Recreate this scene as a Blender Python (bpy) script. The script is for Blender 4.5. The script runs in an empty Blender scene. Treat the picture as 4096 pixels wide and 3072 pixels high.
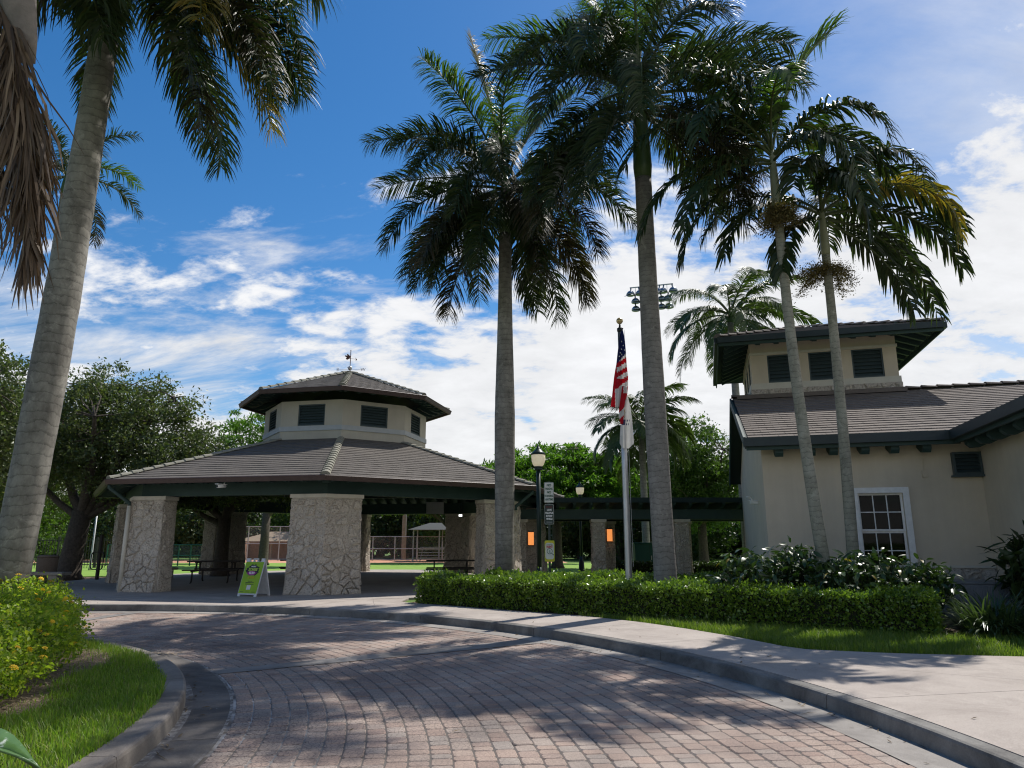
import bpy, bmesh, math, random
import numpy as np
from mathutils import Vector, Matrix, Euler
random.seed(11); rng = np.random.default_rng(11)
PI = math.pi; R = math.radians; sin, cos = math.sin, math.cos
SC = bpy.context.scene; COL = SC.collection

# ------------------------------------------------------------------ camera, sky, sun, exposure
cam_d = bpy.data.cameras.new('camera'); cam = bpy.data.objects.new('camera', cam_d); COL.objects.link(cam)
cam_d.sensor_width = 36; cam_d.lens = 694/1024*36; cam_d.clip_start = .05; cam_d.clip_end = 3000
cam.location = (0, 0, 1.6); cam.rotation_euler = (R(90+12.8), 0, 0); SC.camera = cam

SUN_AZ, SUN_EL = R(41), R(55.5)          # azimuth from +Y towards +X
W = bpy.data.worlds.new('World'); SC.world = W; W.use_nodes = True
def build_world():
    nt = W.node_tree; N = nt.nodes; L = nt.links; N.clear()
    out = N.new('ShaderNodeOutputWorld')
    sky = N.new('ShaderNodeTexSky'); sky.sky_type = 'NISHITA'; sky.sun_disc = False
    sky.sun_elevation = SUN_EL; sky.sun_rotation = SUN_AZ; sky.air_density = 1.0; sky.dust_density = .25; sky.ozone_density = 3.0
    bg = N.new('ShaderNodeBackground'); bg.inputs[1].default_value = .126
    tc = N.new('ShaderNodeTexCoord'); sp = N.new('ShaderNodeSeparateXYZ'); L.new(tc.outputs['Generated'], sp.inputs[0])
    def M(op, a, b=None, c=None, clamp=False):
        n = N.new('ShaderNodeMath'); n.operation = op; n.use_clamp = clamp
        for i, v in enumerate((a, b, c)):
            if v is None: continue
            if isinstance(v, (int, float)): n.inputs[i].default_value = v
            else: L.new(v, n.inputs[i])
        return n.outputs[0]
    X, Y, Z = sp.outputs
    zc = M('MAXIMUM', Z, 0.0); dn = M('ADD', zc, .30)
    px = M('DIVIDE', X, dn); py = M('DIVIDE', Y, dn)
    cb = N.new('ShaderNodeCombineXYZ'); L.new(px, cb.inputs[0]); L.new(py, cb.inputs[1])
    def layer(scale, loc, rot, sc, detail, rough, dist):
        mp = N.new('ShaderNodeMapping'); mp.inputs['Rotation'].default_value = (0, 0, R(rot)); mp.inputs['Scale'].default_value = sc; mp.inputs['Location'].default_value = loc; L.new(cb.outputs[0], mp.inputs[0])
        n = N.new('ShaderNodeTexNoise'); n.inputs['Scale'].default_value = scale; n.inputs['Detail'].default_value = detail; n.inputs['Roughness'].default_value = rough; n.inputs['Distortion'].default_value = dist; L.new(mp.outputs[0], n.inputs['Vector']); return n.outputs[0]
    big = layer(1.5, (4.2, 2.6, 0), 20, (.85, 1.2, 1), 14, .64, .15)
    puff = layer(9.0, (1.2, .4, 0), 35, (.8, 1.15, 1), 8, .60, .25)
    wisp = layer(2.2, (6.3, 3.1, 0), -30, (.55, 1.6, 1), 10, .64, .5)
    # cover grows to the right and towards the horizon
    cov = M('ADD', M('MULTIPLY', X, .52), M('MULTIPLY', zc, -1.85)); cov = M('ADD', cov, .76)
    cov = M('MINIMUM', M('MAXIMUM', cov, -.45), .30)
    d = M('ADD', M('MULTIPLY_ADD', big, 1.7, -.85), cov)
    d = M('ADD', d, M('MULTIPLY_ADD', puff, .80, -.40))
    d3 = M('ADD', M('MULTIPLY_ADD', wisp, 1.5, -.75), M('MINIMUM', M('MULTIPLY_ADD', zc, -1.6, .52), .08))
    d = M('MAXIMUM', d, M('MULTIPLY', d3, .7))
    veil = M('ADD', M('MINIMUM', M('MULTIPLY_ADD', X, .34, -.09), .10), M('MULTIPLY_ADD', wisp, .25, -.125)); d = M('MAXIMUM', d, veil)      # thin high veil on the sun's side
    mr = N.new('ShaderNodeMapRange'); mr.interpolation_type = 'SMOOTHSTEP'
    mr.inputs['From Min'].default_value = -.03; mr.inputs['From Max'].default_value = .22; mr.inputs['To Max'].default_value = .96; L.new(d, mr.inputs['Value'])
    shade = M('ADD', M('MULTIPLY_ADD', puff, .35, .52), M('MULTIPLY', big, .55))          # grey undersides
    cc = N.new('ShaderNodeMix'); cc.data_type = 'RGBA'; cc.blend_type = 'MULTIPLY'; cc.inputs['Factor'].default_value = 1
    cc.inputs['A'].default_value = (7.3, 7.3, 7.35, 1); L.new(shade, cc.inputs['B'])
    hs = N.new('ShaderNodeHueSaturation'); hs.inputs['Saturation'].default_value = 1.33; hs.inputs['Value'].default_value = 1.0; L.new(sky.outputs[0], hs.inputs['Color'])
    mx = N.new('ShaderNodeMix'); mx.data_type = 'RGBA'; L.new(mr.outputs[0], mx.inputs['Factor'])
    L.new(hs.outputs[0], mx.inputs['A']); L.new(cc.outputs['Result'], mx.inputs['B'])
    L.new(mx.outputs['Result'], bg.inputs[0]); L.new(bg.outputs[0], out.inputs[0])
build_world()
sd = bpy.data.lights.new('sun', 'SUN'); sd.energy = 5.0; sd.angle = R(.55); sd.color = (1, .955, .89)
sun = bpy.data.objects.new('sun', sd); COL.objects.link(sun); sun.location = (20, 20, 40)
sdir = Vector((sin(SUN_AZ)*cos(SUN_EL), cos(SUN_AZ)*cos(SUN_EL), sin(SUN_EL)))
sun.rotation_euler = (-sdir).to_track_quat('-Z', 'Y').to_euler()
vs = SC.view_settings; vs.view_transform = 'Standard'; vs.look = 'None'; vs.gamma = 1; vs.exposure = 0.0; vs.use_curve_mapping = False
SC.cycles.max_bounces = 6; SC.cycles.diffuse_bounces = 3; SC.cycles.transparent_max_bounces = 6; SC.cycles.use_denoising = True; SC.cycles.pixel_filter_type = 'BLACKMAN_HARRIS'; SC.cycles.filter_width = 1.15

# ------------------------------------------------------------------ materials
def newmat(name):
    m = bpy.data.materials.new(name); m.use_nodes = True
    nt = m.node_tree; return m, nt, nt.nodes, nt.links, nt.nodes['Principled BSDF']
def ramp(N, L, src, cols, pos=None):
    r = N.new('ShaderNodeValToRGB'); e = r.color_ramp.elements
    while len(e) < len(cols): e.new(.5)
    for i, c in enumerate(cols):
        e[i].position = pos[i] if pos else i/(len(cols)-1); e[i].color = (*c, 1)
    L.new(src, r.inputs[0]); return r.outputs[0]
def rnd_value(N, L):
    oi = N.new('ShaderNodeObjectInfo'); ge = N.new('ShaderNodeNewGeometry')
    a = N.new('ShaderNodeMath'); a.operation = 'ADD'; L.new(oi.outputs['Random'], a.inputs[0]); L.new(ge.outputs['Random Per Island'], a.inputs[1])
    f = N.new('ShaderNodeMath'); f.operation = 'FRACT'; L.new(a.outputs[0], f.inputs[0]); return f.outputs[0]
def noise(N, L, scale, detail=5, rough=.6, vec=None, dist=0):
    n = N.new('ShaderNodeTexNoise'); n.inputs['Scale'].default_value = scale; n.inputs['Detail'].default_value = detail
    n.inputs['Roughness'].default_value = rough; n.inputs['Distortion'].default_value = dist
    if vec is not None: L.new(vec, n.inputs['Vector'])
    return n.outputs[0]
def mixc(N, L, fac, a, b, mode='MIX'):
    m = N.new('ShaderNodeMix'); m.data_type = 'RGBA'; m.blend_type = mode
    for k, v in (('Factor', fac), ('A', a), ('B', b)):
        if isinstance(v, (int, float)): m.inputs[k].default_value = v
        elif isinstance(v, tuple): m.inputs[k].default_value = (*v, 1) if len(v) == 3 else v
        else: L.new(v, m.inputs[k])
    return m.outputs['Result']
def bump(N, L, b, h, strength=.3, dist=.02):
    n = N.new('ShaderNodeBump'); n.inputs['Strength'].default_value = strength; n.inputs['Distance'].default_value = dist
    L.new(h, n.inputs['Height']); L.new(n.outputs[0], b.inputs['Normal'])
def coords(N, kind='Object'):
    t = N.new('ShaderNodeTexCoord'); return t.outputs[kind]
def geopos(N): return N.new('ShaderNodeNewGeometry').outputs['Position']

def surf(name, cols, rough=.8, scale=4, detail=6, bmp=.25, bscale=None, metal=0, spec=.4, per_piece=0.0, dist=.02, stains=None):
    """a plain surface: noise between colours, optional shade per piece, fine bump"""
    m, nt, N, L, b = newmat(name)
    p = geopos(N)
    c = ramp(N, L, noise(N, L, scale, detail, .62, p), cols, [.3+.4*i/(len(cols)-1) for i in range(len(cols))] if len(cols) > 1 else None) if len(cols) > 1 else None
    if c is None:
        c = ramp(N, L, noise(N, L, scale, detail, .62, p), [tuple(v*.86 for v in cols[0]), tuple(min(1, v*1.12) for v in cols[0])], [.3, .7])
    if per_piece:
        rv = rnd_value(N, L)
        k = ramp(N, L, rv, [(1-per_piece,)*3, (1+per_piece*.0,)*3, (1+per_piece,)*3])
        c = mixc(N, L, 1.0, c, k, 'MULTIPLY')
    if stains:
        sc, lo, hi, col = stains
        s = ramp(N, L, noise(N, L, sc, 7, .68, p, .4), [(0, 0, 0), (1, 1, 1)], [lo, hi]); c = mixc(N, L, s, c, col)
    L.new(c, b.inputs['Base Color']); b.inputs['Roughness'].default_value = rough; b.inputs['Metallic'].default_value = metal
    b.inputs['Specular IOR Level'].default_value = spec
    if bmp: bump(N, L, b, noise(N, L, bscale or scale*6, 6, .65, p), bmp, dist)
    return m

def leafmat(name, cols, rough=.45, transl=.35, spec=.5, tip=None, tcol=None):
    """foliage: shade per leaf, some light through the blade, a waxy gloss"""
    m, nt, N, L, b = newmat(name)
    c = ramp(N, L, rnd_value(N, L), cols)
    L.new(c, b.inputs['Base Color']); b.inputs['Roughness'].default_value = rough; b.inputs['Specular IOR Level'].default_value = spec
    t = N.new('ShaderNodeBsdfTranslucent')
    L.new(mixc(N, L, 1.0, c, tcol or (1.5, 1.7, .7), 'MULTIPLY'), t.inputs[0])
    mx = N.new('ShaderNodeMixShader'); mx.inputs[0].default_value = transl
    L.new(b.outputs[0], mx.inputs[1]); L.new(t.outputs[0], mx.inputs[2])
    L.new(mx.outputs[0], N['Material Output'].inputs[0])
    return m

def flat(name, col, rough=.6, metal=0, emit=0, spec=.4):
    m, nt, N, L, b = newmat(name)
    c = ramp(N, L, noise(N, L, 9, 4, .6, geopos(N)), [tuple(v*.9 for v in col), tuple(min(1, v*1.08) for v in col)], [.3, .7])
    L.new(c, b.inputs['Base Color']); b.inputs['Roughness'].default_value = rough; b.inputs['Metallic'].default_value = metal; b.inputs['Specular IOR Level'].default_value = spec
    if emit:
        b.inputs['Emission Color'].default_value = (*col, 1); b.inputs['Emission Strength'].default_value = emit
    return m

def paver_mat():
    m, nt, N, L, b = newmat('paver')
    p = geopos(N)
    c = ramp(N, L, rnd_value(N, L), [(.345, .255, .21), (.385, .30, .25), (.335, .29, .255), (.405, .30, .245), (.36, .285, .24), (.39, .325, .28), (.33, .24, .20), (.375, .285, .235)])
    v = N.new('ShaderNodeTexVoronoi'); v.feature = 'DISTANCE_TO_EDGE'; v.inputs['Scale'].default_value = 24; v.inputs['Randomness'].default_value = 1
    nz = N.new('ShaderNodeTexNoise'); nz.inputs['Scale'].default_value = 14; L.new(p, nz.inputs['Vector'])
    wp = mixc(N, L, .04, p, nz.outputs['Color'], 'ADD'); L.new(wp, v.inputs['Vector'])
    # the small cracks show in the worn patch by the island and fade out across the lane
    wear = ramp(N, L, noise(N, L, .55, 3, .5, p), [(0, 0, 0), (1, 1, 1)], [.46, .60])
    cr = ramp(N, L, v.outputs['Distance'], [(1, 1, 1), (0, 0, 0)], [.03, .12])
    ds = N.new('ShaderNodeVectorMath'); ds.operation = 'DISTANCE'; L.new(p, ds.inputs[0]); ds.inputs[1].default_value = (-10.7, 4.49, 0)
    lane = N.new('ShaderNodeMapRange'); lane.inputs['From Min'].default_value = 9.4; lane.inputs['From Max'].default_value = 11.6; lane.inputs['To Min'].default_value = 1; lane.inputs['To Max'].default_value = 0; L.new(ds.outputs['Value'], lane.inputs['Value'])
    crk = mixc(N, L, 1.0, cr, mixc(N, L, .65, wear, lane.outputs[0]), 'MULTIPLY')
    c = mixc(N, L, crk, c, (.16, .13, .115))
    st = ramp(N, L, noise(N, L, .8, 7, .65, p, .4), [(.60, .60, .61), (1.12, 1.1, 1.07)], [.34, .64])
    c = mixc(N, L, 1.0, c, st, 'MULTIPLY')
    sp = ramp(N, L, noise(N, L, 90, 3, .7, p), [(.8, .8, .8), (1.15, 1.15, 1.15)], [.35, .65]); c = mixc(N, L, 1.0, c, sp, 'MULTIPLY')
    L.new(c, b.inputs['Base Color']); b.inputs['Roughness'].default_value = .82; b.inputs['Specular IOR Level'].default_value = .3
    bump(N, L, b, noise(N, L, 70, 6, .7, p), .35, .006)
    return m

def joint_mat():
    m, nt, N, L, b = newmat('paver_joint')
    p = geopos(N)
    # white lime bloom along the joints next to the island gutter
    s = N.new('ShaderNodeVectorMath'); s.operation = 'DISTANCE'; L.new(p, s.inputs[0]); s.inputs[1].default_value = (-10.7, 4.49, 0)
    near = ramp(N, L, s.outputs['Value'], [(1, 1, 1), (1, 1, 1), (0, 0, 0)], [0, .0, 1])
    mr = N.new('ShaderNodeMapRange'); mr.inputs['From Min'].default_value = 8.5; mr.inputs['From Max'].default_value = 9.6; mr.inputs['To Min'].default_value = 1; mr.inputs['To Max'].default_value = 0
    L.new(s.outputs['Value'], mr.inputs['Value'])
    nz = ramp(N, L, noise(N, L, 1.6, 4, .6, p), [(0, 0, 0), (1, 1, 1)], [.42, .58])
    f = mixc(N, L, 1.0, mr.outputs[0], nz, 'MULTIPLY')
    c = mixc(N, L, f, ramp(N, L, noise(N, L, 12, 4, .6, p), [(.075, .064, .056), (.15, .13, .112)]), (.46, .44, .42))
    L.new(c, b.inputs['Base Color']); b.inputs['Roughness'].default_value = .95
    return m

def concrete(name, a, c_, stain=(.12, .105, .09), lo=.52, hi=.75, rough=.85):
    m, nt, N, L, b = newmat(name); p = geopos(N)
    c = ramp(N, L, noise(N, L, 1.1, 8, .68, p), [a, c_], [.3, .7])
    s = ramp(N, L, noise(N, L, .9, 8, .7, p, .8), [(0, 0, 0), (1, 1, 1)], [lo, hi])
    c = mixc(N, L, mixc(N, L, .75, (0, 0, 0), s), c, stain)
    g = ramp(N, L, noise(N, L, 130, 3, .7, p), [(.82, .82, .82), (1.14, 1.14, 1.14)], [.35, .65]); c = mixc(N, L, 1.0, c, g, 'MULTIPLY')
    L.new(c, b.inputs['Base Color']); b.inputs['Roughness'].default_value = rough; b.inputs['Specular IOR Level'].default_value = .3
    bump(N, L, b, noise(N, L, 60, 6, .7, p), .25, .008); return m

def stone_mat():
    m, nt, N, L, b = newmat('coral_stone'); p = geopos(N)
    c = ramp(N, L, rnd_value(N, L), [(.47, .42, .355), (.56, .505, .43), (.51, .455, .39), (.60, .54, .46), (.53, .47, .395), (.58, .525, .45)])
    g = ramp(N, L, noise(N, L, 22, 8, .72, p), [(.45, .43, .42), (.98, .98, .98), (1.12, 1.11, 1.1)], [.36, .5, .68]); c = mixc(N, L, 1.0, c, g, 'MULTIPLY')
    v = N.new('ShaderNodeTexVoronoi'); v.inputs['Scale'].default_value = 55; L.new(p, v.inputs['Vector'])
    pits = ramp(N, L, v.outputs['Distance'], [(.45, .42, .4), (1, 1, 1)], [.10, .26]); c = mixc(N, L, .7, c, mixc(N, L, 1.0, c, pits, 'MULTIPLY'))
    # damp dark foot of the pillars
    sz = N.new('ShaderNodeSeparateXYZ'); L.new(p, sz.inputs[0])
    mr = N.new('ShaderNodeMapRange'); mr.inputs['From Min'].default_value = .2; mr.inputs['From Max'].default_value = 1.3; mr.inputs['To Min'].default_value = .62; mr.inputs['To Max'].default_value = .40; L.new(sz.outputs[2], mr.inputs['Value'])
    gt = N.new('ShaderNodeMath'); gt.operation = 'LESS_THAN'; L.new(noise(N, L, 5, 7, .7, p, .5), gt.inputs[0]); L.new(mr.outputs[0], gt.inputs[1])
    c = mixc(N, L, .0, c, (.1, .095, .09))
    L.new(c, b.inputs['Base Color']); b.inputs['Roughness'].default_value = .95; b.inputs['Specular IOR Level'].default_value = .2
    bump(N, L, b, noise(N, L, 26, 8, .75, p), .9, .03); return m

def tile_mat(name, cols):
    m, nt, N, L, b = newmat(name); p = geopos(N)
    c = ramp(N, L, rnd_value(N, L), cols)
    g = ramp(N, L, noise(N, L, 7, 7, .7, p), [(.82, .82, .82), (1.14, 1.14, 1.14)], [.3, .7]); c = mixc(N, L, 1.0, c, g, 'MULTIPLY')
    st = ramp(N, L, noise(N, L, .5, 6, .7, p, .3), [(.86, .86, .86), (1.1, 1.09, 1.08)], [.3, .7]); c = mixc(N, L, 1.0, c, st, 'MULTIPLY')
    L.new(c, b.inputs['Base Color']); b.inputs['Roughness'].default_value = .88; b.inputs['Specular IOR Level'].default_value = .25
    bump(N, L, b, noise(N, L, 40, 6, .7, p), .4, .01); return m

def palm_trunk_mat(name, a, c_, foot, foot_h, ring=9.0, ringdark=.72):
    m, nt, N, L, b = newmat(name); oc = coords(N)
    sz = N.new('ShaderNodeSeparateXYZ'); L.new(oc, sz.inputs[0])
    nz = noise(N, L, 2.2, 6, .65, oc)
    w = N.new('ShaderNodeMath'); w.operation = 'MULTIPLY_ADD'; L.new(nz, w.inputs[0]); w.inputs[1].default_value = .35; L.new(sz.outputs[2], w.inputs[2])
    s = N.new('ShaderNodeMath'); s.operation = 'MULTIPLY'; L.new(w.outputs[0], s.inputs[0]); s.inputs[1].default_value = ring
    f = N.new('ShaderNodeMath'); f.operation = 'FRACT'; L.new(s.outputs[0], f.inputs[0])
    rg = ramp(N, L, f.outputs[0], [(ringdark,)*3, (1, 1, 1), (1.06,)*3], [.0, .2, .9])
    mp = N.new('ShaderNodeMapping'); mp.inputs['Scale'].default_value = (2.2, 2.2, 1.3); L.new(oc, mp.inputs[0])
    c = ramp(N, L, noise(N, L, 1.6, 9, .76, mp.outputs[0]), [a, c_], [.36, .64])
    c = mixc(N, L, 1.0, c, rg, 'MULTIPLY')
    mr = N.new('ShaderNodeMapRange'); mr.inputs['From Min'].default_value = foot_h*.45; mr.inputs['From Max'].default_value = foot_h*1.25; mr.inputs['To Min'].default_value = 1; mr.inputs['To Max'].default_value = 0
    ad = N.new('ShaderNodeMath'); ad.operation = 'MULTIPLY_ADD'; L.new(noise(N, L, 3.5, 8, .75, oc, .5), ad.inputs[0]); ad.inputs[1].default_value = foot_h; L.new(sz.outputs[2], ad.inputs[2])
    L.new(ad.outputs[0], mr.inputs['Value'])
    c = mixc(N, L, mr.outputs[0], c, foot)
    sp = ramp(N, L, noise(N, L, 26, 5, .7, oc), [(0, 0, 0), (1, 1, 1)], [.62, .70]); c = mixc(N, L, mixc(N, L, 1.0, sp, mr.outputs[0], 'MULTIPLY'), c, (.36, .35, .32))
    li = ramp(N, L, noise(N, L, 3.2, 9, .75, oc, .6), [(0, 0, 0), (.7, .7, .7)], [.56, .66]); c = mixc(N, L, li, c, tuple(min(1, v*1.35) for v in c_))      # pale lichen
    dk = ramp(N, L, noise(N, L, 1.3, 8, .72, oc, .8), [(0, 0, 0), (.65, .65, .65)], [.54, .70]); c = mixc(N, L, dk, c, tuple(v*.5 for v in a))             # dark weathering
    L.new(c, b.inputs['Base Color']); b.inputs['Roughness'].default_value = .8; b.inputs['Specular IOR Level'].default_value = .3
    bump(N, L, b, rg, .3, .015); return m

def stucco(name, col):
    m, nt, N, L, b = newmat(name); p = geopos(N)
    c = ramp(N, L, noise(N, L, .8, 7, .65, p), [tuple(v*.9 for v in col), tuple(v*1.06 for v in col)], [.3, .7])
    mp = N.new('ShaderNodeMapping'); mp.inputs['Scale'].default_value = (3, 3, .25); L.new(p, mp.inputs[0])
    s = ramp(N, L, noise(N, L, 1.5, 6, .7, mp.outputs[0]), [(.95, .945, .94), (1.02,)*3], [.3, .65]); c = mixc(N, L, 1.0, c, s, 'MULTIPLY')
    L.new(c, b.inputs['Base Color']); b.inputs['Roughness'].default_value = .92; b.inputs['Specular IOR Level'].default_value = .2
    bump(N, L, b, noise(N, L, 90, 5, .7, p), .5, .01); return m

def glass_mat():
    m, nt, N, L, b = newmat('window_glass')
    tr = N.new('ShaderNodeBsdfTransparent'); tr.inputs[0].default_value = (.5, .52, .52, 1); gl = N.new('ShaderNodeBsdfGlossy'); gl.inputs['Roughness'].default_value = .03
    fr = N.new('ShaderNodeFresnel'); fr.inputs['IOR'].default_value = 1.22; mx = N.new('ShaderNodeMixShader'); L.new(fr.outputs[0], mx.inputs[0]); L.new(tr.outputs[0], mx.inputs[1]); L.new(gl.outputs[0], mx.inputs[2]); L.new(mx.outputs[0], N['Material Output'].inputs[0])
    bp = N.new('ShaderNodeBump'); bp.inputs['Strength'].default_value = .04; L.new(noise(N, L, 1.5, 2, .5, geopos(N)), bp.inputs['Height']); L.new(bp.outputs[0], gl.inputs['Normal']); return m

MT = {}
MT['paver'] = paver_mat(); MT['joint'] = joint_mat()
def gutter_lime(m):
    nt = m.node_tree; N = nt.nodes; L = nt.links; b = N['Principled BSDF']; old = b.inputs['Base Color'].links[0].from_socket; p = geopos(N)
    ds = N.new('ShaderNodeVectorMath'); ds.operation = 'DISTANCE'; L.new(p, ds.inputs[0]); ds.inputs[1].default_value = (-10.7, 4.49, 0)
    e = ramp(N, L, ds.outputs['Value'], [(0, 0, 0), (1, 1, 1)], [0, 1])
    def near(r0, w):
        s = N.new('ShaderNodeMath'); s.operation = 'COMPARE'; L.new(ds.outputs['Value'], s.inputs[0]); s.inputs[1].default_value = r0; s.inputs[2].default_value = w; return s.outputs[0]
    a = N.new('ShaderNodeMath'); a.operation = 'MAXIMUM'; L.new(near(8.03, .05), a.inputs[0]); L.new(near(8.46, .03), a.inputs[1])
    nz = ramp(N, L, noise(N, L, 11, 9, .8, p), [(0, 0, 0), (.75, .75, .75)], [.44, .66]); f = mixc(N, L, 1.0, a.outputs[0], nz, 'MULTIPLY'); f = mixc(N, L, 1.0, f, ramp(N, L, noise(N, L, .9, 3, .5, p), [(0, 0, 0), (1, 1, 1)], [.40, .56]), 'MULTIPLY')
    sp = ramp(N, L, noise(N, L, 8, 6, .7, p), [(0, 0, 0), (1, 1, 1)], [.68, .72])
    c = mixc(N, L, f, mixc(N, L, sp, old, (.5, .49, .47)), (.58, .56, .53)); L.new(c, b.inputs['Base Color']); return m
MT['gutter'] = concrete('gutter_concrete', (.13, .115, .10), (.24, .215, .19), (.05, .044, .04), .34, .58)
gutter_lime(MT['gutter'])
MT['gutter_r'] = concrete('light_gutter_concrete', (.27, .245, .22), (.37, .34, .305), (.16, .145, .13), .42, .68)
MT['band'] = concrete('band_concrete', (.20, .185, .17), (.29, .27, .25), (.12, .11, .1), .42, .65)
MT['kerb'] = concrete('kerb_concrete', (.21, .185, .16), (.33, .295, .255), (.085, .072, .062), .36, .62)
MT['kerb_r'] = concrete('outer_kerb_concrete', (.19, .18, .165), (.30, .285, .26), (.06, .056, .052), .38, .62)
MT['walk'] = concrete('sidewalk_concrete', (.37, .32, .28), (.46, .405, .355), (.27, .23, .20), .46, .7)
MT['pavfloor'] = concrete('pavilion_floor_concrete', (.35, .31, .275), (.45, .40, .36), (.24, .21, .19), .5, .72)
MT['soil'] = surf('soil', [(.055, .04, .028), (.12, .085, .058)], .95, 9, 8, .8, 40)
MT['mulch'] = surf('mulch', [(.07, .05, .035), (.20, .145, .095), (.30, .235, .165)], .95, 28, 8, .9, 60)
MT['field'] = surf('field_grass', [(.15, .27, .035), (.20, .34, .05), (.24, .36, .06)], .9, 1.4, 9, .6, 60)
MT['turf'] = surf('turf', [(.07, .13, .022), (.12, .20, .035)], .95, 5, 8, .6, 60)
MT['clay'] = surf('infield_clay', [(.50, .25, .15), (.60, .32, .20)], .95, 2, 6, .3)
MT['stone'] = stone_mat()
MT['mortar'] = surf('mortar', [(.42, .375, .315), (.55, .495, .42)], .95, 14, 8, .9, 45, dist=.03)
MT['cap'] = surf('cast_cap', [(.50, .46, .38), (.60, .555, .47)], .85, 5, 6, .25, 60, stains=(2.2, .55, .75, (.36, .33, .28)))
MT['tile'] = tile_mat('pavilion_roof_tile', [(.120, .107, .094), (.135, .12, .105), (.127, .113, .10), (.142, .127, .11)])
MT['tile_cap'] = tile_mat('pavilion_hip_tile', [(.24, .235, .19), (.29, .28, .23), (.26, .25, .205)])
MT['tile_b'] = tile_mat('building_roof_tile', [(.150, .128, .113), (.17, .145, .127), (.16, .136, .12), (.182, .156, .135)])
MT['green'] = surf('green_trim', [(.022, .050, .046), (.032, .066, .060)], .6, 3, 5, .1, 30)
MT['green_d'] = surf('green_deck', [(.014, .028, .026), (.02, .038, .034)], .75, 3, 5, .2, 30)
MT['gut'] = surf('brown_gutter', [(.062, .040, .036), (.085, .056, .05)], .5, 3, 5, .05, 30)
MT['gut_b'] = surf('dark_fascia', [(.020, .032, .034), (.03, .045, .046)], .5, 3, 5, .05, 30)
MT['louver'] = flat('louver_slats', (.05, .075, .082), .5)
MT['stucco'] = stucco('stucco', (.62, .545, .425)); MT['stucco_p'] = stucco('pavilion_stucco', (.50, .465, .39))
MT['trim'] = surf('grey_trim', [(.40, .42, .43), (.46, .48, .49)], .7, 4, 5, .1, 40)
MT['trim_b'] = surf('cream_trim', [(.55, .52, .44), (.62, .59, .5)], .7, 4, 5, .1, 40)
MT['white'] = flat('white_paint', (.78, .78, .76), .45)
MT['glass'] = glass_mat()
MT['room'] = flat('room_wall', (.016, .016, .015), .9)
MT['lampstrip'] = flat('ceiling_lamp', (1.0, .78, .42), .5, emit=1.6)
MT['wall_lamp'] = flat('wall_lamp_glow', (1.0, .34, .09), .5, emit=.85)
MT['led'] = flat('led_glow', (1, 1, 1), .5, emit=6)
MT['trunk_royal'] = palm_trunk_mat('royal_palm_bark', (.135, .125, .108), (.29, .275, .24), (.055, .043, .034), 2.3, 6.5, .60)
MT['trunk_mid'] = palm_trunk_mat('palm_bark', (.155, .145, .13), (.27, .255, .23), (.16, .15, .11), .8, 8.5, .55)
MT['trunk_thin'] = palm_trunk_mat('thin_palm_bark', (.19, .185, .14), (.34, .33, .265), (.15, .16, .085), 2.4, 9.0, .58)
MT['trunk_coco'] = palm_trunk_mat('coconut_bark', (.20, .19, .175), (.31, .295, .27), (.15, .14, .13), .8, 7, .7)
MT['shaft'] = surf('crownshaft', [(.05, .095, .03), (.085, .135, .045)], .4, 3, 5, .1, 20)
MT['shaft_p'] = surf('pale_crownshaft', [(.24, .25, .15), (.33, .33, .22)], .45, 3, 5, .1, 20)
MT['rachis'] = surf('frond_rib', [(.045, .065, .02), (.09, .11, .035)], .5, 5, 4, .1)
MT['frond'] = leafmat('royal_frond', [(.018, .034, .012), (.030, .052, .015), (.024, .044, .014), (.042, .064, .018), (.026, .042, .014), (.06, .066, .02)], .5, .22, .32)
MT['frond_o'] = leafmat('old_frond', [(.035, .032, .016), (.055, .045, .022), (.03, .036, .016), (.075, .055, .028), (.045, .05, .02)], .55, .15, .3)
MT['frond_l'] = leafmat('pale_backlit_frond', [(.035, .075, .016), (.06, .11, .02), (.045, .085, .018), (.09, .13, .026)], .45, .45, .45)  # paler leaf; the glow of backlit fronds is put into its colour
MT['frond_y'] = leafmat('yellowing_frond', [(.05, .08, .02), (.22, .16, .03), (.09, .11, .025), (.30, .20, .035), (.06, .08, .022)], .45, .34, .4)
MT['frond_d'] = leafmat('dead_frond', [(.07, .046, .028), (.14, .095, .055), (.10, .066, .04), (.24, .17, .10), (.05, .034, .022)], .6, .08, .3, tcol=(1.2, 1.0, .7))
MT['frond_c'] = leafmat('coconut_frond', [(.04, .075, .022), (.065, .10, .03), (.085, .115, .035), (.05, .085, .025)], .46, .3, .4)
MT['fruit'] = leafmat('palm_seed_sprays', [(.11, .085, .03), (.17, .13, .05), (.08, .07, .026), (.22, .18, .08)], .7, .15, .2)
MT['bark'] = surf('oak_bark', [(.055, .045, .036), (.12, .10, .082)], .95, 12, 8, 1.0, 30, dist=.04)
MT['oak'] = leafmat('oak_leaves', [(.055, .085, .03), (.085, .12, .04), (.065, .095, .036), (.12, .145, .045), (.06, .09, .038), (.15, .165, .05)], .42, .3, .5)
MT['poin'] = leafmat('feathery_leaves', [(.055, .13, .018), (.08, .175, .022), (.11, .21, .03), (.065, .145, .02)], .5, .42, .35)
MT['broad'] = leafmat('broad_leaves', [(.04, .085, .016), (.065, .12, .02), (.09, .155, .026), (.05, .095, .02)], .42, .36, .45)
MT['dark_leaf'] = leafmat('dark_leaves', [(.022, .045, .014), (.035, .065, .018), (.028, .052, .016), (.05, .08, .022)], .45, .25, .4)
MT['hedge'] = leafmat('hedge_leaves', [(.09, .16, .024), (.14, .225, .034), (.21, .30, .042), (.115, .19, .028), (.07, .12, .02)], .26, .32, .6)
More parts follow.
